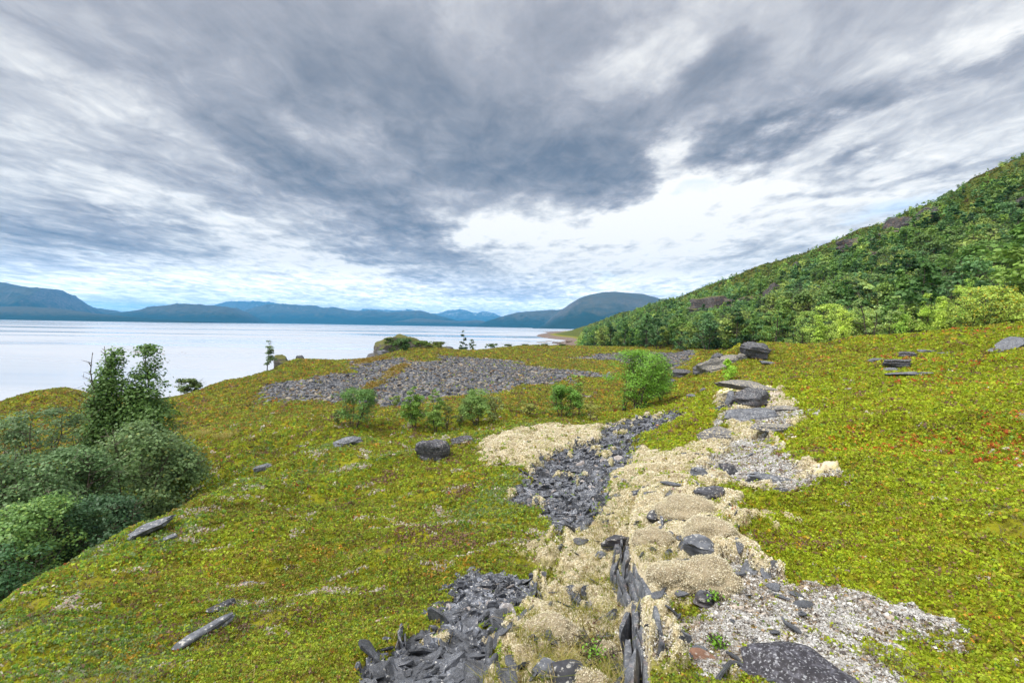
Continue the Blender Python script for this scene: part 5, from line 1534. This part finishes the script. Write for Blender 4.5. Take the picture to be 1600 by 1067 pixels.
rock("boulder", "big near black boulder blotched with white lichen at the picture's bottom", "boulder", 1268, 1076, (.56, .38, .16), 73, stone_mat("lichen_blotched_rock", (26, 26, 30), (50, 48, 54), (110, 110, 120), spots=.30, scale=.16, spotcol=(170, 172, 178)), rz=-6, sink=.3, strata=5, boxy=3.5, cuts=6)
rock("boulder", "grey flat stone under the lowest lichen cushion", "boulder", 960, 1052, (.2, .14, .05), 74, grey_m, sink=.2, group=GB)
rock("boulder", "pale grey stone cluster head at the black scree's lower corner", "boulder", 852, 1058, (.17, .14, .10), 75, grey_m, sink=.25, group=GB)
rock("boulder", "dark stone beside the pale grey one at the black scree's corner", "boulder", 885, 1062, (.2, .16, .10), 76, dark_m, sink=.25, group=GB)

# upright slate ledges stepping down to the gully
def plates(name, label, line, n, seed, hmin, hmax, sidew, lift=0.0, drop=.36):
    rg = np.random.default_rng(seed)
    seg = np.linalg.norm(np.diff(line, axis=0), axis=1); cum = np.concatenate([[0], np.cumsum(seg)])
    B = Bag()
    o0 = None
    for i in range(n):
        t_l = cum[-1] * (i + rg.uniform(.1, .9)) / n
        px_ = np.interp(t_l, cum, line[:, 0]); py_ = np.interp(t_l, cum, line[:, 1])
        k_ = min(np.searchsorted(cum, t_l, side='right') - 1, len(seg) - 1)
        d = (line[k_ + 1] - line[k_]) / seg[k_]
        u_ = rg.random(); off = (u_ * 2 - 1) * sidew * _ts
        nx, ny = d[1], -d[0]
        ln = rg.uniform(.18, .50); th = rg.uniform(.025, .07); hh_ = rg.uniform(hmin, hmax)
        v, f = rock_verts((ln, th, hh_), seed * 50 + i, cuts=5, strata=4, boxy=7.0, rough=.07, sub=3, step=.05)
        v = v @ rot3(math.atan2(d[1], d[0]) + rg.normal() * .10, rg.normal() * .08, rg.normal() * .07).T
        zt = float(ground(px_ - nx * .14 * _ts, py_ - ny * .14 * _ts))
        c = np.array([px_ + nx * off, py_ + ny * off, zt - hh_ * .5 + lift + rg.uniform(-.04, .03) - drop * u_ ** 1.2])
        if o0 is None: o0 = c
        B.add(v + c - o0, f)
    v, f = B.get()
    o = link(name, mesh_from(name, v, f, smooth=True, mat=ledge_m))
    o.data.set_sharp_from_angle(angle=R(35))
    o.location = o0
    return tag(o, label, "ledge", "upright slate ledges by the gully")
ledge_m = stone_mat("upright_slate", (36, 38, 42), (92, 95, 102), (142, 145, 150), spots=.2, scale=.22, layers=3.0, rust=.35)
plates("slate_ledge", "steep wall of upright grey slate plates above the grassy gully", LEDGE[1:4], 60, 3, .22, .36, .19, -.01, .42)
plates("slate_ledge", "lower post of upright dark slate plates at the picture's bottom", LEDGE[4:7], 26, 4, .22, .34, .10, .04, .30)
p_a = hit(935, 985, Zg=Z)[:2]; p_b = hit(975, 972, Zg=Z)[:2]
plates("slate_ledge", "short dark slate block beside the lower post", np.array([p_a, p_b]), 6, 5, .12, .18, .04, .06, .05)
# lichen cushions
def cushion(label, px, py, wd, ht, seed):
    p = hit(px, py, Zg=Z)
    rg = np.random.default_rng(seed)
    v, f = ICO[4]
    v = v * np.array([wd * .5, wd * .42, ht]) * (1 + .42 * n3(v, 1.5, seed, 3) + .14 * n3(v, 6.0, seed + 2, 3) + .05 * n3(v, 16.0, seed + 9, 2))[:, None]
    v = v[:, :] * 1.0
    col_ = np.tile(LP[4] * .75, (len(v), 1)) * (1 + .25 * n3(v, 14.0, seed + 4, 3))[:, None]
    nq = int(wd * ht * 7.0 / 2.6e-5)
    fi_ = rg.integers(0, len(f), nq); bw = rg.dirichlet((1, 1, 1), nq)[:, :, None]
    nn_ = (v[f[fi_]] * bw).sum(1)
    c = nn_ * (1 + rg.uniform(-.01, .10, (nq, 1))) + rg.normal(size=(nq, 3)) * .003
    nn_ = nn_ / (np.linalg.norm(nn_, axis=1, keepdims=True) + 1e-9)
    a = rg.normal(size=(nq, 3)) + nn_ * .6; a /= np.linalg.norm(a, axis=1, keepdims=True)
    b = np.cross(a, rg.normal(size=(nq, 3))); b /= np.linalg.norm(b, axis=1, keepdims=True)
    L_ = rg.uniform(.006, .0115, (nq, 1))
    q_ = np.stack([c - a * L_ * .5, c + b * L_ * .35, c + a * L_ * .5, c - b * L_ * .35], 1)
    tri = np.concatenate([q_[:, [0, 1, 2]], q_[:, [0, 2, 3]]], 0).reshape(-1, 3)
    kc = np.repeat(np.concatenate([LP[rg.integers(0, 3, nq)]] * 2) * rg.uniform(.82, 1.1, (2 * nq, 1)), 3, 0)
    V = np.concatenate([v, tri]); F_ = np.concatenate([f, np.arange(len(tri)).reshape(-1, 3) + len(v)])
    o = link("lichen_cushion", mesh_from("lichen_cushion", V, F_, cols=np.concatenate([col_, kc]), mat=lichen_m, smooth=True))
    o.location = (p[0], p[1], float(ground(p[0], p[1])) + ht * -.1)
    tag(o, label, "lichen cushion", "cream lichen cushions by the slate ledges")
for args in (("large cream lichen cushion wedged between the steep wall and lower post", 1000, 968, .26, .12, 1), ("round lichen cushion standing before the short slate block", 945, 1022, .17, .085, 2), ("pale lichen cushion at the very bottom of the gully", 918, 1075, .22, .08, 3),
             ("bulging lichen cushion overhanging the steep wall's right end", 1050, 905, .30, .13, 4), ("wide lichen cushion beneath the split grey boulder", 1108, 902, .40, .12, 5), ("lichen cushion on the bank above the split grey boulder", 1108, 832, .42, .12, 6),
             ("lichen cushion on top of the steep slate wall", 1020, 846, .34, .10, 7), ("high lichen cushion below the black wedge of slate", 1075, 800, .62, .16, 8), ("small lichen cushion among the lower slates of the near scree", 770, 1010, .16, .06, 9),
             ("lichen cushion low on the gully's left bank", 860, 985, .34, .09, 10)):
    cushion(*args)

for i, (px, py, s_, lab) in enumerate(((826, 535, 12.0, "flat brown rock at the seaward tip of the far spit"), (848, 533, 16.0, "long low reddish rock on the far spit"), (872, 531, 12.0, "grey green rock hump in the middle of the far spit"), (892, 533, 9.0, "pale rock where the far spit meets the wood"))):
    rock("shore_rock", lab, "rock", px, py, (s_, s_ * .6, 2.4), 90 + i, stone_mat("spit_rock", (60, 46, 42), (112, 92, 84), (150, 134, 124), spots=.2, scale=4.0, moss=.4), Yd=480 - 15 * i, sink=.3, group="rocks of the far spit", rough=.3)
